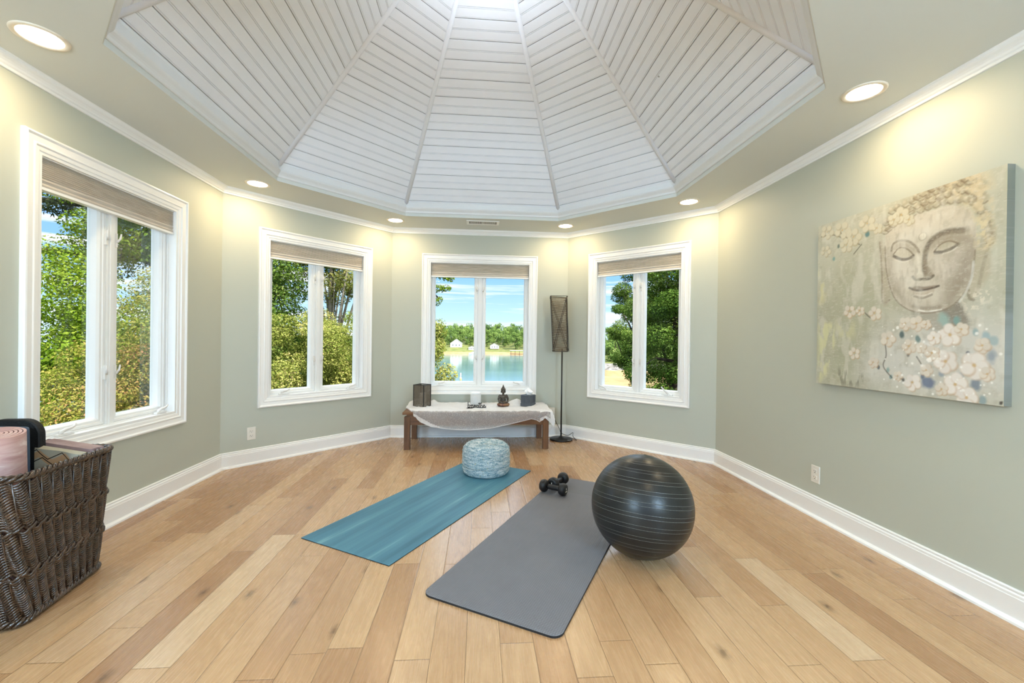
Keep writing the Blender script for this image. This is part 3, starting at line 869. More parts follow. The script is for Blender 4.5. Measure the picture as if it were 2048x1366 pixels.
M['matunder'] = simple('mat_underside', (20, 30, 34), .7); M['matunder2'] = simple('black_mat_underside', (24, 23, 24), .7)
# local x across, y along; near left corner at the origin
b = flat_mat('yoga_mat', .654, 1.784, .006, .002, [blue_mat(), M['matunder']])
b.location = (-1.004, 2.521, 0); b.rotation_euler = (0, 0, math.atan2(-.332, .563)); tag(b, 'thin teal blue streaked yoga mat lying on the floor under the round pouf', 'yoga mat')
g = flat_mat('yoga_mat.001', .654, 1.85, .011, .045, [grey_mat(), M['matunder2']])
g.location = (-.245, 1.935, 0); g.rotation_euler = (0, 0, math.atan2(-.326, .567)); tag(g, 'thick grey textured exercise mat with rounded corners beside the exercise ball', 'yoga mat')

# pouf: a round floor cushion wound from yarn
def yarn():
    t = NT('sari_yarn'); v = t.obj()
    n1 = t.noise(t.scale(v, (16, 16, 120)), 1.0, 4, .65); n2 = t.noise(v, 130, 3, .7); n3 = t.noise(v, 9, 2)
    f = t.math('ADD', t.math('MULTIPLY', n1, .5), t.math('MULTIPLY', n2, .5))
    c = t.ramp(f, [(.30, srgb(40, 66, 84)), (.41, srgb(104, 136, 148)), (.49, srgb(158, 178, 184)), (.57, srgb(208, 214, 212)), (.66, srgb(234, 234, 228))])
    warm = t.math('GREATER_THAN', t.noise(v, 55, 2), .66); c = t.mix(t.math('MULTIPLY', warm, .5), c, srgb(176, 166, 118))
    return t.done(t.bsdf(c, .9, .1, bump=f, bs=1.0, bd=.01))
pr = [(.002, .222), (.03, .221), (.045, .226), (.075, .242), (.115, .249), (.150, .245), (.180, .232), (.200, .208), (.206, .180), (.208, .12), (.207, .074), (.199, .064), (.205, .055), (.203, .030), (.190, .008), (.170, .0), (.002, 0)]
def densify(pr, n=5):
    out = []
    for (a, b), (c, d) in zip(pr, pr[1:]):
        for k in range(n): out.append((a + (c - a) * k / n, b + (d - b) * k / n))
    return out + [pr[-1]]
mb = MB(); P_ = densify(pr, 4); rings = []
for i, (r, z) in enumerate(P_):
    ring = []
    for k in range(110):
        a = 2 * PI * k / 110
        q = .0028 * (math.sin(i * 2.1 + .4 * math.sin(a * 3)) + 1.1 * fbm(a * 7, i * .9, 2.0))
        rr = r + (q if .02 < r and 0 < z else 0); ring.append((rr * math.cos(a), rr * math.sin(a), max(0, z + (q if r < .17 and z > .1 else 0))))
    rings.append(ring)
mb.loops(rings, smooth=True)
rr_ = random.Random(4)
for k in range(260):        # loose fibres
    a = rr_.uniform(0, 2 * PI); z = rr_.uniform(.03, .235); r = .207 if z < .19 else .207 - (z - .19) * 1.0
    t0 = Vector((r * math.cos(a), r * math.sin(a), z)); d = Vector((math.cos(a + rr_.uniform(-1, 1)), math.sin(a + rr_.uniform(-1, 1)), rr_.uniform(-.6, .8))) * rr_.uniform(.006, .02)
    mb.tube([t0, t0 + d * .6, t0 + d + Vector((0, 0, -.003))], .0006, 3)
pf = mb.build('floor_pouf', yarn(), loc=(.070, 3.685, .006)); pf.scale = (.985, .985, 1.06); tag(pf, 'round pale blue yarn pouf on the far end of the teal yoga mat', 'pouf')

# exercise ball with moulded rings
BR = .2665
mb = MB(); rings = []; N = 900
RG = [5, 8, 13, 19, 29, 33, 42, 46, 54, 58, 66, 70, 78, 82, 90, 94, 102, 106, 114, 118, 127, 132, 142, 152, 163]
for i in range(N + 1):
    th = PI * i / N; r = BR
    for g_ in RG:
        dd = abs(math.degrees(th) - g_)
        if dd < .3: r += .0006 * (1 - dd / .3)
    rings.append((r * math.sin(th) + 1e-5, r * math.cos(th)))
def ball_mat():
    t = NT('grey_ball_vinyl'); v = t.obj()
    n = t.noise(v, 5, 3); sp = t.n('ShaderNodeSeparateXYZ'); t.l(v, sp.inputs[0])
    ln_ = t.n('ShaderNodeVectorMath', operation='LENGTH'); t.l(v, ln_.inputs[0])
    rid = t.math('GREATER_THAN', ln_.outputs['Value'], BR + .00022)
    c = t.mix(rid, t.ramp(n, [(.3, srgb(31, 31, 30)), (.7, srgb(40, 40, 38))]), srgb(104, 104, 100))
    return t.done(t.bsdf(c, t.math('ADD', .27, t.math('MULTIPLY', n, .10)), .36))
ball = empty('exercise_ball', (.886, 2.244, BR)); tag(ball, 'large dark grey exercise ball beside the grey mat', 'exercise ball')
o = mb.lathe(rings, 96, cap=False).build('ball_skin', ball_mat(), ball); o.rotation_euler = (math.radians(-9), math.radians(7), 0)
vp = MB().lathe([(.0005, .0015), (.007, .0015), (.008, .0005), (.008, -.004)], 20).build('valve_plug', M['black'], o); vp.location = (0, 0, BR)

# dumbbells
def dumbbell(cx, cy, z, ang, label):
    r = empty('dumbbell', (cx, cy, z)); r.rotation_euler = (0, 0, ang); r.scale = (1.12, 1.12, 1.12); tag(r, label, 'dumbbell', 'pair of dumbbells on the grey mat')
    Rx = Matrix.Rotation(PI / 2, 4, 'Y')
    MB().lathe([(.002, -.052), (.0145, -.052), (.0165, -.03), (.0175, 0), (.0165, .03), (.0145, .052), (.002, .052)], 24, M=Rx).build('grip', M['rubber'], r)
    for s in (-1, 1):
        hd_ = MB().lathe([(.002, -.024), (.024, -.024), (.033, -.021), (.0395, -.012), (.041, 0), (.0395, .012), (.033, .021), (.024, .024), (.002, .024)], 32, M=Matrix.Translation((s * .070, 0, 0)) @ Rx).build('head', M['rubber'], r)
        mb = MB(); x = s * .0946
        mb.box(min(x, x - s * .001), max(x, x - s * .001), -.012, .012, -.014, -.007)
        mb.box(min(x, x - s * .001), max(x, x - s * .001), -.003, .004, .0, .012)
        mb.build('weight_mark', M['plate'], hd_)
    return r
dumbbell(.563, 3.142, .0570, math.atan2(-.085, .115), 'black dumbbell lying in front of the other dumbbell on the grey mat')
dumbbell(.628, 3.290, .0570, math.atan2(.055, .12) + .45, 'black dumbbell lying behind the other dumbbell on the grey mat')
# ------------------------------------------------------------------ wicker basket
bk = empty('wicker_basket', (-1.98, 1.99, 0)); tag(bk, 'tall dark brown wicker basket against the left wall, holding rolled mats', 'basket')
BOTQ = [(-2.150, 1.770), (-1.772, 1.795), (-1.858, 2.262), (-2.165, 2.235)]
TOPQ = [(-2.190, 1.665), (-1.690, 1.690), (-1.735, 2.180), (-2.185, 2.180)]
HB = .615
def rquad(f, n_side=12, r=.055):
    Q = [Vector(BOTQ[k]).lerp(Vector(TOPQ[k]), f) for k in range(4)]
    out = []
    for k in range(4):      # straight run, then an arc round the next corner
        a, b, c = Q[k], Q[(k + 1) % 4], Q[(k + 2) % 4]
        d1 = (b - a).normalized(); d2 = (c - b).normalized()
        p0 = a + d1 * r; p1 = b - d1 * r
        for i in range(n_side): out.append(p0.lerp(p1, i / n_side))
        for i in range(6):
            t = (i + .0) / 6
            e0 = b - d1 * r; e2 = b + d2 * r
            out.append((e0 * (1 - t) ** 2 + b * 2 * t * (1 - t) + e2 * t * t))
    return out
def ring_at(z, n):
    q = rquad(z / HB); L = [0]
    q2 = q + [q[0]]
    for a, b in zip(q2, q2[1:]): L.append(L[-1] + (b - a).length)
    out = []; tot = L[-1]; i = 0
    for k in range(n):
        s = tot * k / n
        while L[i + 1] < s: i += 1
        f = (s - L[i]) / max(1e-9, L[i + 1] - L[i]); out.append(q2[i].lerp(q2[i + 1], f))
    return out
def outward(R, k):
    n = len(R); t = (R[(k + 1) % n] - R[k - 1]).normalized(); return Vector((t.y, -t.x))
O2 = Vector((-1.98, 1.99))
def wick():
    t = NT('brown_wicker'); v = t.obj(); n = t.noise(v, 45, 3); n2 = t.noise(v, 9, 2)
    c = t.ramp(t.math('ADD', t.math('MULTIPLY', n, .6), t.math('MULTIPLY', n2, .4)), [(.32, srgb(32, 22, 15)), (.52, srgb(60, 43, 30)), (.7, srgb(92, 68, 50))])
    return t.done(t.bsdf(c, .22, .8))
M['wicker'] = wick()
NS = 74
wv = MB(); z = .030; row = 0
rows_z = []
while z < HB - .02:
    R = ring_at(z, NS * 4); path = []
    bold = (abs(z - .405) < .012) or (abs(z - .215) < .012)
    sh = 1 if z > .405 else (0 if z > .215 else 1)
    for k in range(NS * 4):
        o_ = outward(R, k); ph = (k / 4.0 + sh + row * .06)
        am = .0058 * math.cos(PI * ph)
        slope = .0085 * math.sin(PI * ph)
        p = R[k] + o_ * (am + (.004 if bold else 0)) - O2
        path.append(Vector((p.x, p.y, z + slope)))
    wv.tube(path, .0046 if not bold else .0064, 5, closed=True)
    z += .0102 if not bold else .011; row += 1
wv.build('wicker_weave', M['wicker'], bk)
sk = MB()
RB, RT_ = ring_at(.005, NS), ring_at(HB, NS)
for k in range(NS):
    pts = []
    for f in (0, .33, .66, 1):
        R = ring_at(.005 + (HB - .005) * f, NS); p = R[k] - O2; pts.append(Vector((p.x, p.y, .005 + (HB - .01) * f)))
    sk.tube(pts, .0032, 5)
sk.build('stakes', M['wicker'], bk)
def braid(name, z, r, rr, n=240, strands=3, tw=26):
    mb = MB(); R = ring_at(min(z, HB), n)
    for s in range(strands):
        path = []
        for k in range(n):
            o_ = outward(R, k); a = 2 * PI * (tw * k / n + s / strands)
            p = R[k] + o_ * (rr * math.cos(a)) - O2; path.append(Vector((p.x, p.y, z + rr * math.sin(a))))
        mb.tube(path, r, 6, closed=True)
    return mb.build(name, M['wicker'], bk)
braid('rim_braid', HB, .0072, .0085); braid('foot_braid', .020, .0076, .0105)
mb = MB(); R = ring_at(.02, 60); mb.add([(p.x - O2.x, p.y - O2.y, .012) for p in R], [tuple(range(60))]); mb.build('basket_bottom', M['wicker'], bk)
# contents
def spiral_roll(name, r0, turns, th, h, mat, rnd=.0):
    mb = MB(); N = 40 * turns; inn, outr = [], []
    for k in range(N + 1):
        a = 2 * PI * k / 40; r = .012 + (r0 - .012) * k / N
        inn.append((r - th * .42, a)); outr.append((r + th * .42, a))
    ring = [(r * math.cos(a), r * math.sin(a)) for r, a in outr] + [(r * math.cos(a), r * math.sin(a)) for r, a in reversed(inn)]
    n = len(ring); m_ = N + 1
    mb.loops([[(x, y, 0) for x, y in ring], [(x, y, h) for x, y in ring]], smooth=True)
    for z in (0, h):
        mb.add([(x, y, z) for x, y in ring], [(i, i + 1, n - 2 - i, n - 1 - i) for i in range(m_ - 1)])
    return recalc(mb.build(name, mat))
def pinkm():
    t = NT('rose_mat_foam'); v = t.obj(); s = t.noise(t.scale(v, (2, 2, 7)), 3.2, 4, .6, .8)
    c = t.ramp(s, [(.3, srgb(172, 132, 126)), (.5, srgb(196, 158, 150)), (.62, srgb(206, 174, 168)), (.7, srgb(228, 208, 200))])
    return t.done(t.bsdf(c, .6, .3))
rl = spiral_roll('rolled_yoga_mat', .084, 6, .0100, .738, pinkm()); rl.matrix_world = Matrix.Translation((-1.935, 1.885, .030)) @ Vector((.062, -.085, .74)).to_track_quat('Z', 'Y').to_matrix().to_4x4() @ Matrix.Rotation(2.0, 4, 'Z')
tag(rl, 'rose pink yoga mat rolled upright at the near corner of the wicker basket', 'rolled mat')
def roundrect_board(name, pts_size, th, r, mat):
    w, h = pts_size; mb = MB(); pts = []
    for cx, cy, a0 in ((w - r, h - r, 0), (r, h - r, 90), (.01, .01, 180), (w - .01, .01, 270)):
        rr = r if cy > .02 else .01
        for k in range(11): a = math.radians(a0 + 90 * k / 10); pts.append((cx + rr * math.cos(a), cy + rr * math.sin(a)))
    c = .004; n = len(pts)
    def insp(d): return [(x + (w / 2 - x) / (w / 2) * d, y + (h / 2 - y) / (h / 2) * d) for x, y in pts]
    rings = [[(x, -th / 2, y) for x, y in insp(c)], [(x, -th / 2 + c, y) for x, y in pts], [(x, th / 2 - c, y) for x, y in pts], [(x, th / 2, y) for x, y in insp(c)]]
    mb.loops(rings, cap=True)
    return recalc(mb.build(name, mat))
bm_ = roundrect_board('kneeling_pad', (.217, .755), .034, .068, simple('black_foam', (20, 20, 20), .6, .3, bump=.25, bsc=160))
bm_.location = (-2.135, 2.035, .022); bm_.rotation_euler = (math.radians(1), 0, math.radians(3)); tag(bm_, 'tall black foam pad with rounded corners behind the pink roll in the basket', 'foam pad')
bb = roundrect_board('folder', (.228, .745), .012, .012, simple('dark_blue_cover', (66, 78, 92), .55, .3, bump=.2, bsc=120))
bb.location = (-2.150, 1.985, .022); bb.rotation_euler = (math.radians(3.5), math.radians(2.0), math.radians(3)); tag(bb, 'dark blue flat folder between the pink roll and black pad in the basket', 'folder')
# second mat, folded flat, and a patterned towel
def folded(name, W, layers, th, D, mat):
    mb = MB(); pts = []
    z = 0
    prof = []
    for L in range(layers):
        y0, y1 = (0, D) if L % 2 == 0 else (D, 0)
        prof.append((y0, z)); prof.append((y1, z)); z += th
    path = []
    for i, (y, zz) in enumerate(prof): path.append((y, zz))
    up = []
    for (y, zz) in path: up.append((y, zz))
    rings = []
    for k, x in enumerate([0, W]):
        outl = [(y, zz - th * .46) for y, zz in path] + [(y, zz + th * .46) for y, zz in reversed(path)]
        rings.append([(x, y, zz) for y, zz in outl])
    mb.loops(rings)
    n = len(path)
    for x in (0, W):
        a = [(x, y, zz - th * .46) for y, zz in path]; b2 = [(x, y, zz + th * .46) for y, zz in path]
        mb.add(a + b2, [(i, i + 1, n + i + 1, n + i) for i in range(n - 1)])
    for L in range(layers - 1):         # folds
        y = path[2 * L + 1][0]; s = 1 if y > 0 else -1; zc = path[2 * L + 1][1] + th / 2
        rings = []
        for t_ in range(7):
            a = -PI / 2 + PI * t_ / 6
            rings.append([(x, y + s * math.cos(a) * th * .95, zc + math.sin(a) * th * .95) for x in (0, W)])
        mb.loops(rings, closed_u=False, smooth=True)
    return mb.build(name, mat)
mv = NT('mauve_mat'); vv_ = mv.obj(); M['mauve'] = mv.done(mv.bsdf(mv.ramp(mv.noise(vv_, 10, 3), [(.3, srgb(136, 110, 108)), (.7, srgb(172, 146, 142))]), .6, .3))
fm = folded('folded_yoga_mat', .625, 6, .011, .215, M['mauve'])
fm.location = (-1.960, 2.135, .022); fm.rotation_euler = (0, math.radians(-90), 0); fm.rotation_euler = (PI / 2, 0, 0)
fm.matrix_world = Matrix.Translation((-2.075, 2.085, .048)) @ Matrix.Rotation(math.radians(9.5), 4, 'Y') @ Matrix(((0, 1, 0, 0), (0, 0, 1, 0), (1, 0, 0, 0), (0, 0, 0, 1)))
tag(fm, 'mauve yoga mat folded in layers standing at the far end of the wicker basket', 'folded mat')
tw = NT('patterned_towel'); g_ = tw.obj(); sp_ = tw.n('ShaderNodeSeparateXYZ'); tw.l(g_, sp_.inputs[0])
def zz(t, x, z, off_):
    tri = t.math('PINGPONG', t.math('ADD', x, off_), .05)
    return t.math('ABSOLUTE', t.math('SUBTRACT', t.math('SUBTRACT', z, t.math('MULTIPLY', tri, .7)), .545 + off_))
k1 = tw.math('LESS_THAN', zz(tw, sp_.outputs[0], sp_.outputs[2], .0), .0022); k2 = tw.math('LESS_THAN', zz(tw, sp_.outputs[0], sp_.outputs[2], .03), .0022)
k3 = tw.math('LESS_THAN', zz(tw, sp_.outputs[0], sp_.outputs[2], -.03), .0022)
cc = tw.mix(tw.math('GREATER_THAN', zz(tw, sp_.outputs[0], sp_.outputs[2], .015), .016), srgb(178, 144, 108), srgb(164, 158, 140))
M['towel'] = tw.done(tw.bsdf(tw.mix(tw.math('MAXIMUM', k1, tw.math('MAXIMUM', k2, k3)), cc, srgb(30, 24, 20)), .9, .1))
t_ = MB(); ring = []
for i in range(25):
    f = i / 24; ring.append([(.01 + .195 * f, -.018 - .004 * math.sin(f * 9), zq) for zq in (0, .3, .60, .617)] + [(.01 + .195 * f, .004, .622), (.01 + .195 * f, .018, .61), (.01 + .195 * f, .018, 0)])
t_.loops(ring, cap=True); ot = recalc(t_.build('patterned_towel', M['towel'])); ot.location = (-2.045, 2.062, .048); ot.rotation_euler = (math.radians(2.5), math.radians(9.5), 0)
tag(ot, 'tan and grey towel with black zigzag lines in the wicker basket', 'towel')
gr = spiral_roll('resistance_band', .026, 4, .004, .63, simple('pale_green_band', (150, 178, 158), .6, .3)); gr.location = (-2.10, 2.10, .024); gr.rotation_euler = (0, math.radians(7), 0)
tag(gr, 'pale green rolled band behind the patterned towel in the basket', 'exercise band')

# ------------------------------------------------------------------ canvas picture on the right wall
HM = (0.00162084242827099, 2.4107450983661726e-05, -0.08122252935342017, 0.00015960763471755952, -0.0012523024620191535, 1.4930822982114733, 0.0005800739643679992, 7.266561333346017e-06)
def uv(p):
    X, Y = p; d = HM[6] * X + HM[7] * Y + 1
    return ((HM[0] * X + HM[1] * Y + HM[2]) / d, (HM[3] * X + HM[4] * Y + HM[5]) / d)
NP = 330
gy, gx = np.mgrid[0:NP + 1, 0:NP + 1] / NP        # v, u
def vnoise(sx, sy, seed):
    r = np.random.default_rng(seed); g = r.random((int(sy) + 3, int(sx) + 3))
    x = gx * sx; y = gy * sy; xi = x.astype(int); yi = y.astype(int); fx = x - xi; fy = y - yi
    fx = fx * fx * (3 - 2 * fx); fy = fy * fy * (3 - 2 * fy)
    a = g[yi, xi] * (1 - fx) + g[yi, xi + 1] * fx; b = g[yi + 1, xi] * (1 - fx) + g[yi + 1, xi + 1] * fx
    return a * (1 - fy) + b * fy
def vf(s, seed, asp=1.0): return (vnoise(s, s * asp, seed) + .5 * vnoise(s * 2, s * 2 * asp, seed + 1) + .25 * vnoise(s * 4, s * 4 * asp, seed + 2)) / 1.75
PA = np.zeros((NP + 1, NP + 1, 3))
def C(r, g, b): return np.array(srgb(r, g, b)[:3])
base = vf(5, 1)[..., None]
PA[:] = C(170, 168, 146) * (1 - base) + C(196, 193, 174) * base
def lay(mask, col, a=1.0):
    m = np.clip(mask, 0, 1)[..., None] * a
    PA[:] = PA * (1 - m) + np.asarray(col) * m
def blob(p, r, soft=.5, jit=.0, asp=1.0):
    u, v = uv(p); ru = r / 985.0; d = np.sqrt(((gx - u) / asp) ** 2 + (gy - v) ** 2)
    if jit: d = d + (vf(26, int(p[0] + 3 * p[1]) % 97) - .5) * jit * ru
    return np.clip((ru - d) / (ru * soft) , 0, 1)
def seglist(pts, sub=10):
    P = [Vector((*p, 0)) for p in pts]; P = smooth_path(P, sub); return [uv((p.x, p.y)) for p in P]
def line(pts, wd, soft=.6):
    q = seglist(pts, 6); best = np.full(gx.shape, 9.0)
    n = len(q)
    for i in range(n - 1):
        (ax, ay), (bx, by) = q[i], q[i + 1]; dx, dy = bx - ax, by - ay; L2 = dx * dx + dy * dy + 1e-12
        t = np.clip(((gx - ax) * dx + (gy - ay) * dy) / L2, 0, 1)
        best = np.minimum(best, np.hypot(gx - ax - t * dx, gy - ay - t * dy))
    w = wd / 985.0
    return np.clip((w - best) / (w * soft), 0, 1)
def poly(pts, soft=.012):
    q = seglist(pts + [pts[0]], 5); ins = np.zeros(gx.shape, bool); best = np.full(gx.shape, 9.0)
    for (ax, ay), (bx, by) in zip(q, q[1:]):
        cnd_ = ((ay > gy) != (by > gy)); 
        with np.errstate(divide='ignore', invalid='ignore'):
            xi = ax + (gy - ay) * (bx - ax) / (by - ay)
        ins ^= cnd_ & (gx < xi)
        dx, dy = bx - ax, by - ay; t = np.clip(((gx - ax) * dx + (gy - ay) * dy) / (dx * dx + dy * dy + 1e-12), 0, 1)
        best = np.minimum(best, np.hypot(gx - ax - t * dx, gy - ay - t * dy))
    sd = np.where(ins, best, -best)
    return np.clip(sd / soft + .5, 0, 1)
gr1, gr2 = vf(60, 5, 3.0), vf(90, 8)
# tonal washes
lay(poly([(45, 620), (330, 560), (420, 900), (380, 1180), (45, 1190)], .16) * (.4 + .9 * (vf(9, 21, .5) - .3)), C(160, 158, 130), .75)
lay(poly([(380, 900), (1030, 820), (1030, 1300), (300, 1200)], .2), C(206, 204, 198), .7)
lay(poly([(880, 480), (1035, 430), (1035, 820), (900, 850)], .12), C(184, 184, 166), .55)
lay(np.clip((vf(7, 33) - .52) * 5, 0, 1), C(168, 164, 144), .35)
face = poly([(392, 470), (398, 590), (420, 700), (455, 768), (520, 812), (600, 828), (695, 814), (768, 770), (822, 700), (852, 615), (868, 500), (872, 400), (850, 300), (760, 262), (640, 290), (500, 330), (410, 380)], .01)
# neck and shoulders
lay(poly([(530, 800), (560, 890), (700, 930), (840, 910), (790, 770), (700, 810)], .02), C(150, 142, 128), .65)
lay(poly([(690, 810), (720, 900), (830, 910), (785, 770)], .02) * (.5 + gr1), C(104, 96, 86), .55)
# ears
lay(poly([(866, 450), (930, 440), (950, 600), (900, 700), (850, 765), (828, 700), (852, 600)], .02), C(176, 166, 144), .7)
lay(line([(945, 300), (940, 450), (905, 600), (880, 720)], 10) * gr1 * 1.4, C(126, 114, 94), .5)
lay(poly([(362, 450), (395, 470), (402, 600), (425, 740), (385, 790), (372, 640)], .015), C(176, 164, 144), .7)
lay(line([(366, 460), (378, 620), (380, 770), (418, 762)], 7), C(130, 116, 98), .6)
lay(line([(830, 700), (836, 750), (858, 762)], 9), C(110, 98, 82), .6)
# face
lay(face, C(206, 198, 182), .85)
lay(face * poly([(600, 480), (615, 620), (690, 700), (700, 815), (865, 640), (880, 420), (800, 400), (650, 420)], .06), C(176, 164, 146), .55)
lay(face * poly([(700, 640), (730, 800), (850, 640), (870, 480), (800, 560)], .08), C(150, 138, 120), .5)
lay(face * poly([(400, 380), (600, 300), (860, 260), (870, 340), (600, 380), (410, 460)], .05) * (.5 + gr2), C(190, 176, 152), .4)
lay(poly([(395, 600), (420, 700), (520, 812), (600, 828), (695, 814), (650, 780), (540, 770), (450, 690)], .05) * face, C(168, 156, 138), .55)
# hair: rows of curls
for row, (pts) in enumerate([[(395, 395), (450, 350), (540, 300), (640, 262), (740, 235), (840, 235), (900, 290), (935, 380), (945, 450)], [(400, 350), (470, 305), (560, 262), (660, 225), (760, 190), (850, 185), (915, 230)], [(430, 290), (520, 245), (620, 205), (720, 165), (830, 135), (910, 160)], [(560, 215), (660, 165), (760, 135), (880, 105)]]):
    q = smooth_path([Vector((*p, 0)) for p in pts], 5)
    for i, p in enumerate(q[::2 if row < 2 else 2]):
        lay(blob((p.x, p.y), 30 if p.x > 560 else 22, .5, .5), C(146, 132, 108) if (i + row) % 2 else C(172, 160, 134), .75)
        lay(blob((p.x - 6, p.y - 7), 12, .8), C(208, 198, 174), .7)
        lay(line([(p.x - 18, p.y + 14), (p.x, p.y + 22), (p.x + 18, p.y + 12)], 5), C(104, 86, 62), .55)
lay(poly([(700, 130), (940, 100), (955, 460), (900, 470), (870, 300), (760, 240)], .04) * np.clip((vf(40, 44) - .45) * 6, 0, 1), C(206, 190, 156), .7)
# brows, eyes
K_ = C(70, 60, 50)
lay(line([(604, 620), (602, 560), (610, 500), (632, 455), (672, 422), (730, 402), (800, 398)], 17) * (.35 + gr1), K_, .8)
lay(line([(640, 450), (690, 414), (750, 398), (820, 392)], 20) * (.2 + gr2), C(112, 98, 80), .55)
lay(line([(428, 502), (436, 470), (470, 450), (520, 455), (558, 485), (572, 512)], 8) * (.4 + gr1), C(120, 106, 88), .8)
lay(poly([(655, 505), (690, 470), (732, 455), (776, 466), (770, 482), (735, 497), (690, 508)], .008), C(198, 190, 170), .9)
lay(line([(652, 508), (685, 470), (732, 452), (778, 464)], 5), C(112, 96, 76), .8)
lay(line([(658, 512), (700, 508), (742, 492), (778, 470)], 11), C(66, 58, 50), .85)
lay(line([(700, 518), (742, 505), (772, 484)], 5), C(228, 222, 208), .7)
lay(poly([(438, 522), (470, 490), (510, 497), (542, 524), (520, 536), (480, 540)], .008), C(200, 192, 172), .9)
lay(line([(438, 522), (470, 488), (512, 495), (545, 526)], 5), C(120, 104, 84), .8)
lay(line([(440, 532), (478, 548), (515, 546), (542, 530)], 10), C(72, 62, 54), .85)
lay(line([(450, 552), (490, 562), (530, 550)], 4), C(226, 218, 204), .6)
lay(blob((592, 428), 23, .2), C(150, 138, 116), .8); lay(blob((592, 427), 19, .3), C(222, 216, 198), .95)
# modelling of the brow, sockets and cheeks
lay(face * poly([(620, 500), (660, 440), (730, 410), (820, 405), (850, 450), (790, 470), (730, 460), (680, 480)], .04), C(138, 124, 104), .55)
lay(face * poly([(430, 500), (470, 455), (530, 465), (570, 520), (530, 505), (480, 490)], .03), C(150, 136, 114), .5)
lay(face * poly([(640, 540), (720, 530), (800, 510), (790, 600), (720, 640), (660, 610)], .09), C(214, 206, 192), .55)
lay(face * poly([(430, 570), (530, 570), (520, 660), (450, 660)], .08), C(218, 210, 196), .5)
lay(face * poly([(450, 370), (600, 320), (720, 300), (640, 400), (560, 420), (470, 430)], .08), C(216, 208, 192), .5)
lay(face * poly([(760, 520), (865, 470), (850, 640), (770, 760), (700, 800), (760, 680)], .10) * (.6 + .6 * gr2), C(122, 110, 94), .55)
lay(face * poly([(398, 500), (425, 520), (440, 640), (480, 740), (430, 710), (400, 600)], .04), C(150, 138, 120), .5)
# nose
lay(poly([(600, 500), (612, 560), (640, 610), (648, 640), (600, 640), (596, 560)], .012), C(140, 126, 106), .7)
lay(line([(540, 640), (556, 655), (590, 652), (625, 650), (648, 634)], 9), C(84, 74, 62), .75)
lay(line([(565, 520), (572, 600), (560, 632)], 12, .9), C(226, 220, 206), .6); lay(blob((582, 628), 18, .9), C(224, 216, 200), .7)
# mouth
lay(poly([(524, 700), (560, 688), (598, 692), (640, 686), (676, 686), (640, 706), (590, 714), (545, 712)], .008), C(122, 104, 88), .75)
lay(line([(522, 698), (560, 712), (612, 708), (676, 688)], 7), C(70, 58, 50), .8)
lay(poly([(536, 716), (580, 720), (650, 704), (640, 728), (590, 744), (552, 736)], .01), C(186, 172, 152), .8)
lay(line([(548, 742), (590, 752), (640, 734)], 7), C(112, 98, 84), .6); lay(line([(560, 735), (600, 738), (640, 722)], 4), C(226, 220, 208), .6)
lay(line([(540, 795), (600, 806), (680, 798)], 14, .9) * face, C(124, 112, 96), .5); lay(line([(570, 815), (620, 822), (690, 812)], 5), C(232, 230, 222), .8)
lay(line([(394, 480), (400, 600), (424, 706), (458, 770), (522, 814), (600, 830), (697, 816), (770, 771), (824, 700), (854, 615), (868, 500)], 5), C(128, 114, 96), .7)
lay(line([(786, 770), (822, 712), (850, 640), (858, 560)], 7), C(214, 216, 212), .6)
lay(np.clip((vf(34, 95) - .55) * 5, 0, 1), C(156, 148, 126), .30); lay(np.clip((vf(22, 97, .4) - .58) * 6, 0, 1), C(220, 216, 204), .35)
# weave and scratch texture
lay((gr1 > .66) * 1.0, C(216, 210, 196), .22); lay(np.clip((vf(70, 91, .3) - .5) * 4, 0, 1) * face, C(150, 138, 118), .30)
# leaves
for p, r, c in [((300, 415), 24, (70, 116, 120)), ((125, 545), 20, (110, 150, 146)), ((150, 480), 14, (90, 108, 100)), ((480, 945), 22, (56, 84, 88)), ((565, 962), 22, (96, 124, 122)), ((705, 860), 44, (150, 176, 168)), ((770, 865), 24, (120, 156, 152)), ((410, 1130), 20, (128, 156, 152)), ((618, 1200), 40, (96, 110, 138)), ((590, 1165), 20, (88, 104, 124)), ((868, 1205), 34, (112, 124, 138)), ((955, 1065), 34, (140, 150, 160)), ((925, 950), 26, (150, 172, 178)), ((965, 975), 26, (152, 170, 172)), ((828, 1040), 16, (80, 84, 100)), ((905, 1290), 26, (132, 152, 156)), ((790, 1165), 26, (150, 160, 166)), ((360, 1112), 14, (70, 78, 84)), ((490, 1180), 14, (84, 84, 84)), ((515, 1050), 14, (110, 108, 104)), ((690, 1150), 22, (140, 150, 160)), ((870, 930), 20, (140, 164, 166)), ((425, 1165), 14, (110, 140, 140))]:
    lay(blob(p, r, .5, .9, .75), C(*c), .85)
for pts in [[(390, 960), (400, 1050), (385, 1110), (430, 1170)], [(290, 830), (310, 850), (330, 860)], [(150, 400), (200, 440), (260, 470)], [(60, 430), (120, 420), (180, 440)], [(560, 1060), (590, 1110), (600, 1150)], [(700, 1050), (660, 1090)], [(460, 1165), (520, 1200)], [(230, 520), (270, 470)]]:
    lay(line(pts, 5), C(84, 76, 66), .7)
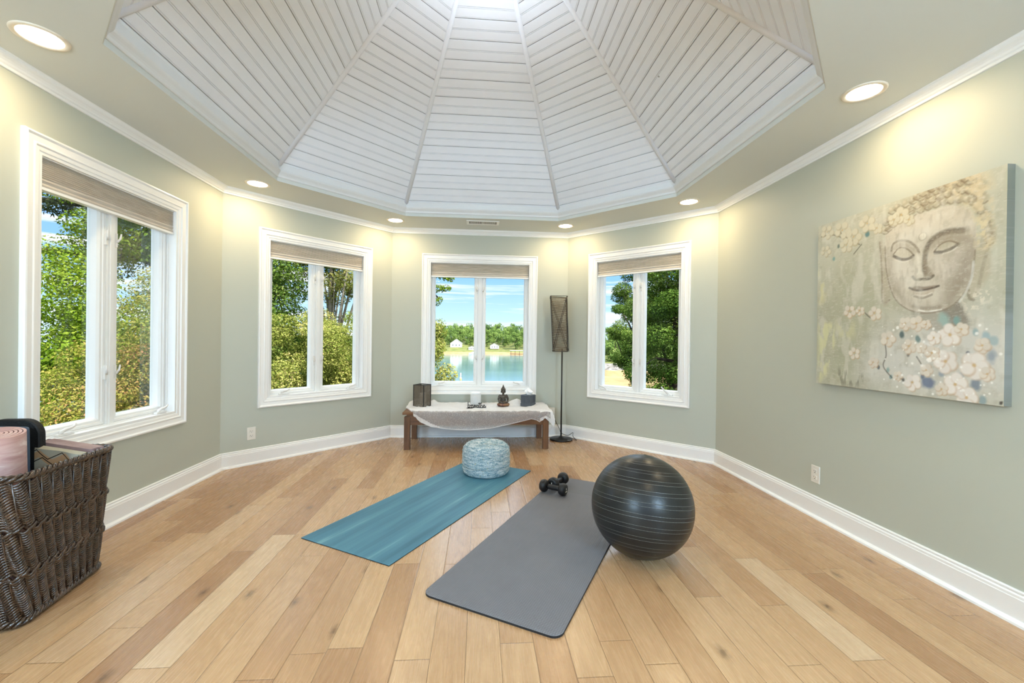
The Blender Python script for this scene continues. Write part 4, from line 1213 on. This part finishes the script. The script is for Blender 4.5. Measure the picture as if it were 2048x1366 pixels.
# blossoms: five petals each
rp = random.Random(3)
for (x, y, r, cr) in [(500, 885, 36, 0), (560, 885, 40, 0), (610, 890, 26, 0), (735, 945, 58, 1), (795, 915, 36, 0), (650, 960, 36, 1), (712, 1085, 60, 1), (862, 1105, 70, 1), (762, 1205, 60, 1), (537, 1195, 46, 1), (340, 832, 38, 0), (208, 822, 36, 0), (262, 818, 26, 0), (232, 1042, 34, 0), (332, 1090, 30, 0), (408, 965, 42, 0), (520, 1005, 40, 0), (582, 1012, 28, 0), (905, 1000, 40, 0), (822, 1275, 56, 1), (90, 405, 40, 2), (170, 395, 50, 2), (228, 430, 48, 2), (300, 360, 48, 2), (352, 385, 30, 2), (480, 315, 44, 2), (520, 340, 30, 2), (82, 505, 32, 2), (440, 340, 32, 2), (190, 475, 40, 2), (610, 1130, 34, 0), (930, 1150, 36, 0), (690, 1230, 34, 0), (460, 1160, 26, 0), (640, 1040, 40, 0)]:
    pc = [C(214, 206, 192), C(226, 220, 212), C(206, 199, 176)][cr]; a0 = rp.uniform(0, 2 * PI)
    for k in range(5):
        a = a0 + 2 * PI * k / 5; px = (x + .58 * r * math.cos(a), y + .58 * r * math.sin(a))
        lay(blob((px[0] + 3, px[1] + 4), r * .50, .25, .3), C(186, 150, 108) if cr != 2 else C(168, 150, 112), .55)
        lay(blob(px, r * .47, .35, .3), pc * rp.uniform(.93, 1.04), .92)
    lay(blob((x, y), r * .16, .6), C(196, 164, 110), .8)
# gold and silver leaf
gold = poly([(48, 880), (125, 900), (120, 1090), (70, 1170), (46, 1170)], .03) * np.clip((vf(30, 61, .4) - .40) * 7, 0, 1)
lay(gold, C(206, 203, 158), .8); lay(poly([(140, 880), (240, 890), (220, 960), (140, 960)], .05) * np.clip((vf(26, 64, .5) - .52) * 8, 0, 1), C(200, 196, 152), .5)
lay(poly([(45, 590), (80, 600), (75, 760), (45, 760)], .04) * np.clip((vf(26, 66, .5) - .48) * 8, 0, 1), C(206, 200, 150), .6)
lay(poly([(580, 1000), (670, 1010), (680, 1080), (600, 1100)], .05) * np.clip((vf(50, 71) - .52) * 12, 0, 1), C(244, 242, 236), .9)
lay(poly([(800, 740), (930, 700), (945, 760), (830, 830)], .05) * np.clip((vf(60, 75) - .52) * 12, 0, 1), C(222, 214, 196), .8)
lay(poly([(860, 330), (940, 330), (950, 470), (880, 470)], .05) * np.clip((vf(60, 78) - .52) * 12, 0, 1), C(212, 198, 160), .7)
for k in range(60):
    p = (rp.uniform(380, 1020), rp.uniform(880, 1280)); lay(blob(p, rp.uniform(4, 9), .6, .8), C(240, 238, 232), .8)
lay(poly([(145, 1120), (270, 1150), (265, 1210), (150, 1205)], .04) * np.clip((vf(50, 81, .25) - .48) * 9, 0, 1), C(126, 122, 106), .7)
lay(poly([(995, 1295), (1013, 1295), (1008, 1312), (995, 1310)], .004), C(60, 52, 48), .9)

def canvas_mesh():
    y0, y1, z0, z1, xf = 2.645, 1.638, .896, 1.922, 2.2125
    n = NP + 1
    V = np.empty((n * n, 3)); V[:, 0] = xf; V[:, 1] = (y0 + (y1 - y0) * gx).ravel(); V[:, 2] = (z0 + (z1 - z0) * gy).ravel()
    idx = np.arange(n * n).reshape(n, n)
    F = np.stack([idx[:-1, :-1], idx[1:, :-1], idx[1:, 1:], idx[:-1, 1:]], -1).reshape(-1, 4)
    # wrapped sides repeat the edge colours, darkened by one factor
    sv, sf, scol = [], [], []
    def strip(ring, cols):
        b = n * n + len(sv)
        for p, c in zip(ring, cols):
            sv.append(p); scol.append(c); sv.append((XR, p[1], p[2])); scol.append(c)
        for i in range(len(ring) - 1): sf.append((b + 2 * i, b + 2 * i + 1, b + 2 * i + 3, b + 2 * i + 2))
    flat = PA.reshape(-1, 3)
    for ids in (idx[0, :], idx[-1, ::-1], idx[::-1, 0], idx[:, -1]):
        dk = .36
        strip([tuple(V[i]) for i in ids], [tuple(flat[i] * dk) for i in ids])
    me = bpy.data.meshes.new('canvas_picture')
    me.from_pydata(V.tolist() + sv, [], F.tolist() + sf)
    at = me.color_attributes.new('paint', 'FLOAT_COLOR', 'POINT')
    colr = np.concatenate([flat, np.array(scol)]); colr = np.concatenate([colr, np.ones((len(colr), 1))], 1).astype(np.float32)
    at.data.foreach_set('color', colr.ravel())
    t = NT('painted_canvas'); a = t.n('ShaderNodeAttribute', attribute_name='paint'); v = t.obj()
    h = t.noise(v, 420, 2)
    me.materials.append(t.done(t.bsdf(a.outputs['Color'], .5, .35, bump=h, bs=.15, bd=.001)))
    o = bpy.data.objects.new('canvas_picture', me); COL.objects.link(o); return recalc(o)
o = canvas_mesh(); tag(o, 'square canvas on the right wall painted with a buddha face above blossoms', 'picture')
# ================================================================== outdoors
LZ = -9.0
def water():
    t = NT('lake_water'); v = t.obj()
    n = t.noise(t.scale(v, (.25, .8, 1)), 1.0, 4, .6)
    big = t.noise(t.scale(v, (.012, .05, 1)), 1.0, 2)
    c = t.ramp(big, [(.35, srgb(66, 94, 100)), (.65, srgb(80, 108, 112))])
    return t.done(t.bsdf(c, .12, .2, bump=n, bs=.12, bd=.05))
mb = MB(); mb.add([(-260, 40, LZ), (300, 40, LZ), (300, 460, LZ), (-260, 460, LZ)], [(0, 1, 2, 3)]); o = mb.build('lake', water()); o['kind'] = 'structure'
def ground_mat(name, a, b, sc=.5, c=None):
    t = NT(name); v = t.obj(); n = t.noise(v, sc, 5, .65)
    st = [(.35, srgb(*a)), (.65, srgb(*b))]
    return t.done(t.bsdf(t.ramp(n, st), .9, .1))
M['lawn'] = ground_mat('lawn', (84, 92, 48), (110, 108, 62), .3)
M['sand'] = ground_mat('shore_sand', (134, 104, 70), (152, 124, 88), .2)
M['slope'] = ground_mat('hillside', (48, 56, 28), (70, 72, 42), .6)
def height(x, y): return -4.6 - max(0, (y - 10)) * .125 + .4 * fbm(x * .08, y * .08)
mb = MB(); nx, ny = 40, 30; vs = []
for j in range(ny + 1):
    for i in range(nx + 1):
        x = -70 + 140 * i / nx; y = -12 + 62 * j / ny; vs.append((x, y, height(x, y)))
mb.add(vs, [(j * (nx + 1) + i, j * (nx + 1) + i + 1, (j + 1) * (nx + 1) + i + 1, (j + 1) * (nx + 1) + i) for j in range(ny) for i in range(nx)], True)
o = mb.build('ground', M['slope']); o['kind'] = 'structure'
# far shore: sand, lawn, wooded rise
def far_y(x): return 300 + 5 * math.sin(x * .06) - max(0, x) * .35
mb = MB(); xs = [-220 + 440 * i / 88 for i in range(89)]
prof = [(0, LZ - .3, 0), (3, LZ + .5, 0), (7, LZ + 1.3, 0), (8, LZ + 1.5, 1), (26, LZ + 4.2, 1), (60, LZ + 8, 2), (130, LZ + 12, 2)]
rings = [[(x, far_y(x) + dy * (1 + .25 * math.sin(x * .11)), z) for x in xs] for dy, z, m in prof]
for k in range(len(rings) - 1):
    mb.mi = prof[k][2]; mb.loops([rings[k], rings[k + 1]], closed_u=False, smooth=True)
o = mb.build('far_shore', [M['sand'], M['lawn'], M['slope']]); o['kind'] = 'structure'
# point of land on the right
mb = MB(); ths = [11.5 + i * 1.25 for i in range(26)]
def pol(th, d, z): a = math.radians(th); return (d * math.sin(a), d * math.cos(a), z)
prof = [(84, LZ - .25, 0), (90, LZ + .12, 0), (119, LZ + .75, 0), (123, LZ + 2.1, 1), (136, LZ + 3.4, 2), (200, LZ + 6, 2)]
rings = [[pol(th, d + (14 * max(0, (13.6 - th))) + 2 * math.sin(th * 1.7), z if th > 12.2 else LZ - .3) for th in ths] for d, z, m in prof]
def rock():
    t = NT('shore_rock'); v = t.obj(); vo = t.n('ShaderNodeTexVoronoi'); t.l(v, vo.inputs['Vector']); vo.inputs['Scale'].default_value = 1.1
    sc_ = t.n('ShaderNodeSeparateColor'); t.l(vo.outputs['Color'], sc_.inputs[0])
    return t.done(t.bsdf(t.ramp(sc_.outputs[0], [(.1, srgb(78, 70, 64)), (.6, srgb(124, 116, 108)), (.9, srgb(142, 134, 126))]), .9, .1, bump=vo.outputs['Distance'], bs=1.0, bd=.5))
M['rock'] = rock()
for k in range(len(rings) - 1):
    mb.mi = prof[k][2]; mb.loops([rings[k], rings[k + 1]], closed_u=False, smooth=True)
o = mb.build('wooded_point', [M['sand'], M['rock'], M['lawn']]); o['kind'] = 'structure'

# ------------------------------------------------------------------ trees
def leaf_mat(name, stops, trans=.35):
    t = NT(name); a = t.n('ShaderNodeAttribute', attribute_name='tint')
    c = t.ramp(a.outputs['Fac'], [(p, srgb(*q)) for p, q in stops])
    d = t.n('ShaderNodeBsdfDiffuse'); t.l(c, d.inputs[0]); tl = t.n('ShaderNodeBsdfTranslucent'); t.l(t.mix(1.0, c, (1.0, 1.0, .6, 1), 'MULTIPLY'), tl.inputs[0])
    m = t.n('ShaderNodeMixShader'); m.inputs[0].default_value = trans; t.l(d.outputs[0], m.inputs[1]); t.l(tl.outputs[0], m.inputs[2])
    return t.done(m)
M['leaf_bright'] = leaf_mat('bright_green_leaves', [(0, (66, 91, 23)), (.5, (95, 119, 31)), (1, (140, 151, 58))])
M['leaf_bronze'] = leaf_mat('bronze_tipped_leaves', [(0, (66, 82, 26)), (.4, (116, 122, 48)), (.75, (152, 138, 72)), (1, (164, 118, 80))])
M['leaf_yellow'] = leaf_mat('yellow_green_leaves', [(0, (72, 88, 32)), (.4, (120, 128, 58)), (.8, (166, 162, 92)), (1, (186, 164, 112))])
M['leaf_dark'] = leaf_mat('dark_green_leaves', [(0, (50, 74, 28)), (.5, (82, 106, 42)), (.9, (122, 138, 68)), (1, (150, 156, 92))])
M['leaf_pine'] = leaf_mat('pine_needles', [(0, (37, 48, 28)), (.6, (68, 78, 45)), (1, (100, 108, 66))], .15)
M['leaf_far'] = leaf_mat('far_tree_leaves', [(0, (72, 94, 48)), (.5, (106, 130, 66)), (1, (146, 160, 92))], .25)
M['leaf_far_dark'] = leaf_mat('far_dark_leaves', [(0, (58, 82, 48)), (.5, (86, 112, 62)), (1, (122, 138, 82))], .25)
M['bark'] = ground_mat('grey_bark', (50, 42, 36), (84, 74, 62), 9)
M['bark_pale'] = ground_mat('pale_bark', (104, 94, 80), (150, 140, 122), 7)

def leaves_mesh(name, clumps, n, size, mat, seed, needle=False, droop=.0):
    """clumps: (x, y, z, r, squash); one leaf = a folded diamond of two triangles"""
    g = np.random.default_rng(seed)
    cl = np.array([c[:5] for c in clumps]); wts = cl[:, 3] ** 2; wts /= wts.sum()
    k = g.choice(len(cl), n, p=wts); c = cl[k]
    d = g.normal(size=(n, 3)); d /= np.linalg.norm(d, axis=1)[:, None]
    rr = c[:, 3] * (.55 + .45 * g.random(n) ** .5)
    pos = c[:, :3] + d * rr[:, None] * np.stack([np.ones(n), np.ones(n), c[:, 4]], 1)
    nrm = d * .8 + np.array([0, 0, .7]) + g.normal(size=(n, 3)) * .55; nrm /= np.linalg.norm(nrm, axis=1)[:, None]
    a = np.cross(nrm, g.normal(size=(n, 3))); a /= np.linalg.norm(a, axis=1)[:, None]
    a[:, 2] -= droop; a /= np.linalg.norm(a, axis=1)[:, None]
    b = np.cross(nrm, a); b /= np.linalg.norm(b, axis=1)[:, None]
    s = size * (.65 + .7 * g.random(n)); w = s * (.10 if needle else .30)
    base = pos; tip = pos + a * s[:, None]; mid = pos + a * (s * .45)[:, None]
    l = mid + b * w[:, None] + nrm * (w * .3)[:, None]; r = mid - b * w[:, None] + nrm * (w * .3)[:, None]
    V = np.stack([base, r, tip, l], 1).reshape(-1, 3)
    i0 = np.arange(n) * 4
    me = bpy.data.meshes.new(name)
    me.vertices.add(n * 4); me.vertices.foreach_set('co', V.ravel().astype(np.float32))
    me.loops.add(n * 6); me.polygons.add(n * 2)
    tri = np.stack([i0, i0 + 1, i0 + 2, i0, i0 + 2, i0 + 3], 1).ravel().astype(np.int32)
    me.loops.foreach_set('vertex_index', tri); me.polygons.foreach_set('loop_start', (np.arange(n * 2) * 3).astype(np.int32))
    try: me.polygons.foreach_set('loop_total', np.full(n * 2, 3, np.int32))
    except Exception: pass
    at = me.attributes.new('tint', 'FLOAT', 'POINT')
    ct = g.random(len(cl)) * .45
    tn = np.clip(ct[k] + g.random(n) * .55 + .12 * d[:, 2], 0, 1)
    at.data.foreach_set('value', np.repeat(tn, 4).astype(np.float32))
    me.materials.append(mat); me.update(calc_edges=True); me.validate()
    return me
def crown_clumps(c, r, n, cr, seed, shell=.55):
    g = random.Random(seed); out = []
    for i in range(n):
        while True:
            p = Vector((g.uniform(-1, 1), g.uniform(-1, 1), g.uniform(-1, 1)))
            if shell <= p.length <= 1: break
        q = cr * g.uniform(.6, 1.35)
        out.append((c[0] + p.x * r[0], c[1] + p.y * r[1], c[2] + p.z * r[2], q, g.uniform(.55, .9)))
    return out
def tree(name, label, cat, base, crown, mat, n, size, seed, trunk_r=.14, bark='bark', group=None, limbs=5, needle=False, extra=None, nclump=60, cr=.5, shell=.5):
    """crown: (centre offset, radii) relative to the base"""
    root = empty(name, base); tag(root, label, cat, group)
    cc, rr = crown
    cls = crown_clumps(cc, rr, nclump, cr, seed, shell)
    if extra: cls += extra
    me = leaves_mesh('foliage', cls, n, size, M[mat], seed, needle)
    fo_ = bpy.data.objects.new('foliage', me); COL.objects.link(fo_); fo_.parent = root
    mb = MB(); g = random.Random(seed + 50)
    top = Vector((cc[0], cc[1], cc[2] + rr[2] * .5)); P = [Vector((0, 0, -.3))]
    for f in (.25, .5, .75, 1): P.append(Vector((0, 0, 0)).lerp(top, f) + Vector((g.uniform(-.15, .15), g.uniform(-.15, .15), 0)) * rr[0])
    mb.tube(P, [trunk_r, trunk_r * .85, trunk_r * .7, trunk_r * .5, trunk_r * .2], 8)
    for k in range(limbs):
        f = g.uniform(.35, .9); s = Vector((0, 0, 0)).lerp(top, f); e = Vector(g.choice(cls)[:3]); m_ = s.lerp(e, .5) + Vector((0, 0, .2 * rr[0]))
        mb.tube([s, m_, e], [trunk_r * .4, trunk_r * .28, trunk_r * .1], 6)
    mb.build('trunk', M[bark], root)
    return root

def gz(x, y): return height(x, y)
def at(th, d):
    a = math.radians(th); x, y = d * math.sin(a), d * math.cos(a); return (x, y, gz(x, y))
def T_(name, label, cat, th, d, zc, r, rz, *a, **k):
    b_ = at(th, d); return tree(name, label, cat, b_, ((0, 0, zc - b_[2]), (r, r, rz)), *a, **k)

# beyond the left wall window
T_('maple_tree', 'bright green leafy tree in the leftmost window, its left pane', 'tree', -41.0, 11.5, -1.3, 2.2, 3.9, 'leaf_bright', 120000, .060, 101, nclump=190, cr=.50, shell=.3)
T_('oak_tree', 'green tree with dark limbs high in the leftmost window, its right pane', 'tree', -34.6, 12.8, 2.6, 2.0, 5.0, 'leaf_bright', 110000, .066, 102, nclump=150, cr=.5, limbs=14, shell=.3)
T_('flowering_shrub', 'bronze tipped shrub low in the leftmost window, its left pane', 'shrub', -41.5, 8.3, -2.2, 1.7, 2.7, 'leaf_bronze', 130000, .037, 103, nclump=190, cr=.32, shell=.4)
T_('flowering_shrub', 'tall bronze tipped shrub in the leftmost window, its right pane', 'shrub', -35.0, 8.8, -.9, 1.5, 3.1, 'leaf_bronze', 130000, .037, 104, nclump=190, cr=.32, shell=.4)
pine = empty('pine_tree', at(-50.5, 14)); tag(pine, 'pine with a dark needled branch reaching across the sky in the leftmost window', 'tree')
bz = pine.location.z
cls = [(2.05, 2.3, 4.35 - bz, .34, .45), (2.35, 2.55, 4.45 - bz, .30, .4), (1.75, 2.0, 4.2 - bz, .34, .45), (1.3, 1.4, 4.05 - bz, .4, .5), (.7, .8, 4.6 - bz, .6, .5), (.0, .3, 6.2 - bz, .9, .5), (-.6, .2, 5.2 - bz, .9, .5), (.3, -.5, 7.4 - bz, .8, .5), (2.3, 2.1, 3.2 - bz, .5, .5), (2.7, 2.6, 3.05 - bz, .42, .5)]
me = leaves_mesh('foliage', cls, 16000, .12, M['leaf_pine'], 7, True); fo_ = bpy.data.objects.new('foliage', me); COL.objects.link(fo_); fo_.parent = pine
mb = MB(); mb.tube([(0, 0, -.3), (0, 0, 4), (.1, 0, 9), (0, .1, 13)], [.22, .19, .14, .05], 10)
mb.tube([(.05, 0, 3.9 - bz), (1.0, 1.1, 4.1 - bz), (1.9, 2.1, 4.2 - bz), (2.5, 2.7, 4.42 - bz)], [.09, .07, .045, .015], 7)
mb.tube([(.05, 0, 2.8 - bz), (1.4, 1.3, 3.0 - bz), (2.7, 2.6, 3.0 - bz)], [.08, .06, .02], 7); mb.build('trunk', M['bark'], pine)
# beyond the back left window
T_('evergreen_tree', 'dark dense tree high in the left pane of the window left of the bench', 'tree', -25.6, 12.5, 1.6, 1.7, 5.4, 'leaf_dark', 120000, .062, 105, nclump=170, cr=.5, shell=.25, trunk_r=.07, limbs=3)
T_('flowering_shrub', 'yellow green shrub in the left pane of the window left of the bench', 'shrub', -23.4, 8.8, -.95, 1.25, 3.1, 'leaf_yellow', 130000, .036, 106, nclump=180, cr=.30, shell=.4)
T_('flowering_shrub', 'yellow green shrub in the right pane of the window left of the bench', 'shrub', -17.4, 9.2, -1.1, 1.15, 2.7, 'leaf_yellow', 130000, .036, 107, nclump=170, cr=.30, shell=.4)
T_('evergreen_tree', 'bushy green tree behind the shrub in the second window, its right pane', 'tree', -19.0, 15.5, -1.2, 2.2, 3.9, 'leaf_dark', 70000, .075, 108, nclump=120, cr=.5, shell=.3, trunk_r=.07, limbs=3)
b_ = at(-18.7, 12.2)
pt = tree('birch_tree', 'pale trunked tree with thin branches in the window left of the bench', 'tree', b_, ((.0, .0, 4.0 - b_[2]), (1.25, 1.0, 1.9)), 'leaf_yellow', 24000, .055, 109, trunk_r=.10, bark='bark_pale', limbs=12, nclump=60, cr=.34)
# tree at the left edge of the lake view
T_('slender_tree', 'slender green tree at the left edge of the lake view window', 'tree', -8.6, 14, -.9, 1.12, 3.6, 'leaf_yellow', 40000, .07, 110, nclump=130, cr=.30)
b_ = at(-11.5, 8.6)
tree('overhanging_tree', 'tree with a leafy spray at the top left of the lake view window', 'tree', b_, ((0, 0, 5.2 - b_[2]), (1.3, 1.3, 1.7)), 'leaf_bright', 30000, .042, 111, limbs=8, nclump=60, cr=.35,
     extra=[(.88, -.25, 2.42 - b_[2], .16, .5), (1.02, -.28, 2.36 - b_[2], .13, .5), (1.14, -.3, 2.30 - b_[2], .09, .5), (.92, -.25, 2.12 - b_[2], .14, .5), (1.06, -.28, 2.12 - b_[2], .10, .5), (.86, -.25, 1.86 - b_[2], .12, .6), (.95, -.25, 1.92 - b_[2], .07, .6), (.72, -.2, 2.4 - b_[2], .2, .6)] * 3)
# beyond the back right window
T_('oak_tree', 'large dark green tree filling the rightmost window, its right pane', 'tree', 25.6, 12, 1.2, 1.12, 5.0, 'leaf_dark', 110000, .058, 112, nclump=170, cr=.34, limbs=16, shell=.2)
T_('oak_tree', 'leafy green tree in the rightmost window, its left pane, sky beside it', 'tree', 20.9, 21, 2.0, 1.3, 3.4, 'leaf_dark', 60000, .07, 113, nclump=80, cr=.40, limbs=10, shell=.2)

# wood on the point, and the far bank
def far_tree_mesh(seed, mat, leaf=.85, n=2600):
    cls = crown_clumps((0, 0, 0), (1, 1, 1), 26, .34, seed, .4)
    return leaves_mesh('foliage', cls, n, leaf / 6.0, M[mat], seed)
FT = [far_tree_mesh(301 + i, 'leaf_far' if i % 3 else 'leaf_far_dark') for i in range(6)]
tm = MB().tube([(0, 0, -1.9), (.02, 0, -1), (0, 0, .2)], [.07, .055, .02], 6); tk = tm.build('trunk', M['bark']); TRM = tk.data; bpy.data.objects.remove(tk)
def far_tree(x, y, zb, r, rz, k, label, group, rot):
    rt = empty('broadleaf_tree', (x, y, zb)); tag(rt, label, 'tree', group); rt.rotation_euler = (0, 0, rot)
    for nm, me in (('foliage', FT[k % 6]), ('trunk', TRM)):
        o = bpy.data.objects.new(nm, me); COL.objects.link(o); o.parent = rt; o.scale = (r, r, rz); o.location = (0, 0, rz * 1.08)
gq = random.Random(5)
for row in range(7):
    dy = 22 + row * 14
    for k in range(13):
        x = -80 + 13.4 * k + (row * 5.1) % 13.4 + gq.uniform(-.3, .3)
        if row == 0 and (-27 < x < -5 or 5 < x < 15): continue
        r = gq.uniform(4.1, 4.5)
        far_tree(x, far_y(x) + dy + gq.uniform(-.8, .8), LZ + 2.6 + dy * .085, r, r * gq.uniform(1.25, 1.6), gq.randrange(6), 'green broadleaf tree in the wooded bank across the lake', 'trees on the far shore', gq.uniform(0, 6))
for row in range(4):
    for k in range(6):
        th = 12.6 + 5.4 * k + (row * 2.1) % 5.4; d = 143 + row * 14; x, y, z = pol(th, d, LZ + 3.4 + (d - 136) * .04); r = gq.uniform(3.9, 4.4)
        far_tree(x, y, z - .3, r, r * gq.uniform(1.1, 1.5), gq.randrange(6), 'green tree on the point of land seen through the window right of the lamp', 'trees on the point', gq.uniform(0, 6))

# far cottage, boathouse, dock, boats, marker buoy
M['house'] = simple('white_siding', (238, 236, 230), .7); M['roofm'] = simple('grey_roofing', (150, 146, 142), .8); M['pane'] = simple('dark_window', (70, 80, 88), .3)
def house(name, label, x, y, z, w, d, h, rh, cat='house'):
    rt = empty(name, (x, y, z)); tag(rt, label, cat)
    mb = MB(); mb.box(-w / 2, w / 2, 0, d, 0, h)
    mb.add([(-w / 2, 0, h), (w / 2, 0, h), (0, 0, h + rh), (-w / 2, d, h), (w / 2, d, h), (0, d, h + rh)], [(0, 1, 2), (5, 4, 3)]); hw_ = mb.build('wall', M['house'], rt)
    mb = MB(); e = .35
    for s in (-1, 1):
        mb.hexa([(0, -e, h + rh), (s * (w / 2 + e), -e, h - .25), (s * (w / 2 + e), d + e, h - .25), (0, d + e, h + rh), (0, -e, h + rh + .2), (s * (w / 2 + e), -e, h - .05), (s * (w / 2 + e), d + e, h - .05), (0, d + e, h + rh + .2)])
    recalc(mb.build('roof', M['roofm'], rt))
    for wx in (-.28, 0, .28):
        MB().box(wx * w - .35, wx * w + .35, -.05, .02, h * .35, h * .8).build('window', M['pane'], hw_)
house('white_cottage', 'white gabled cottage on the far shore in the lake view window', -17.2, 318, LZ + 4.2, 8.4, 7, 3.2, 3.0)
house('boathouse', 'small white boathouse on the far shore beside the mullion of the lake view window', -5.5, 312, LZ + 2.4, 4.6, 4, 2.2, .8)
house('white_cottage.001', 'low pale cottage on the far shore, right of the mullion of the lake view window', 11.5, 322, LZ + 3.6, 6.5, 6, 2.3, 1.6)
dk = empty('boat_dock', (25.5, 288, LZ)); tag(dk, 'covered boat dock on the far shore at the right of the lake view', 'dock')
mb = MB(); mb.box(-4.6, 4.6, -2, 4, .7, .95); mb.build('deck', M['bench'], dk)
for sx in (-4.3, -1.5, 1.5, 4.3): MB().box(sx - .14, sx + .14, -1.9, -1.6, -.5, 3.0).build('post', M['bark'], dk)
MB().box(-4.8, 4.8, -2.2, 4.2, 3.0, 3.3).build('roof', M['roofm'], dk)
def boat(x, y, rz, label):
    rt = empty('boat', (x, y, LZ), rz); tag(rt, label, 'boat')
    rings = []
    for f in (0, .25, .55, .8, 1.0):
        w = [1.0, 1.1, 1.0, .6, .05][int(round(f * 4)) if f in (0, 1) else [.25, .55, .8].index(f) + 1]
        rings.append([(f * 6 - 3, -w, .9 + .25 * f), (f * 6 - 3, -w * .5, .05), (f * 6 - 3, w * .5, .05), (f * 6 - 3, w, .9 + .25 * f)])
    mb = MB(); mb.loops(rings, cap=True); recalc(mb.build('hull', M['house'], rt)); MB().box(-1.0, .5, -.7, .7, .9, 1.7).build('cabin', M['house'], rt)
boat(-4.2, 297, .2, 'white boat moored at the far shore in the lake view window')
by = empty('marker_buoy', (-4.6, 108, LZ)); tag(by, 'white and yellow marker buoy on the water in the lake view window', 'buoy')
MB().lathe([(.01, -.2), (.26, -.2), (.26, .5), (.16, .7), (.01, .7)], 14).build('float', simple('buoy_yellow', (236, 206, 120), .5), by)
MB().lathe([(.01, .7), (.13, .7), (.13, 1.7), (.01, 1.75)], 12).build('post', M['house'], by)

# ------------------------------------------------------------------ sun, sky
sd = bpy.data.lights.new('sun', 'SUN'); sd.energy = 9.0; sd.angle = math.radians(1.2); sd.color = (1, .95, .86)
so = bpy.data.objects.new('sun', sd); COL.objects.link(so)
so.rotation_euler = Vector((.50, -.62, .80)).to_track_quat('Z', 'Y').to_euler()
wd = bpy.data.worlds.new('world'); SC.world = wd; wd.use_nodes = True
t = NT.__new__(NT); t.t = wd.node_tree; t.t.nodes.clear(); t.out = t.n('ShaderNodeOutputWorld')
v = t.gen(); sp_ = t.n('ShaderNodeSeparateXYZ'); t.l(v, sp_.inputs[0]); z = sp_.outputs[2]
blue = t.ramp(z, [(0.0, (.70, .88, 1.0, 1)), (.06, (.52, .78, 1.0, 1)), (.14, (.30, .58, .98, 1)), (.28, (.24, .50, .95, 1))])
nz = t.noise(t.scale(v, (1.6, 1.6, 34), (0, math.radians(2.5), 0)), 1.6, 5, .55, .3)
cl_ = t.math('MULTIPLY', t.ramp(nz, [(.46, (0, 0, 0, 1)), (.60, (1, 1, 1, 1))]), .92)
low = t.mix(cl_, blue, (.98, 1.0, 1.02, 1))
# broken cloud added above the view, brightened to send more daylight indoors
hz = t.noise(t.scale(v, (2, 2, 3)), 1.5, 4)
hi_ = t.mix(t.ramp(hz, [(.35, (0, 0, 0, 1)), (.65, (1, 1, 1, 1))]), (.66, .86, 1.15, 1), (.98, 1.08, 1.18, 1))
hs = t.n('ShaderNodeVectorMath', operation='SCALE'); t.l(hi_, hs.inputs[0]); hs.inputs['Scale'].default_value = 3.0
f = t.ramp(z, [(.27, (0, 0, 0, 1)), (.42, (1, 1, 1, 1))])
bg = t.n('ShaderNodeBackground'); t.l(t.mix(f, low, hs.outputs[0]), bg.inputs[0]); bg.inputs[1].default_value = 1.0
t.l(bg.outputs[0], t.out.inputs[0])

# ------------------------------------------------------------------ view
SC.view_settings.view_transform = 'Standard'; SC.view_settings.look = 'None'
SC.view_settings.exposure = 0.40; SC.view_settings.gamma = 1.0; SC.view_settings.use_curve_mapping = False
try:
    SC.cycles.use_denoising = True; SC.cycles.max_bounces = 10; SC.cycles.diffuse_bounces = 6; SC.cycles.glossy_bounces = 4
    SC.cycles.transparent_max_bounces = 16; SC.cycles.sample_clamp_indirect = 6.0; SC.cycles.caustics_reflective = False
except Exception: pass
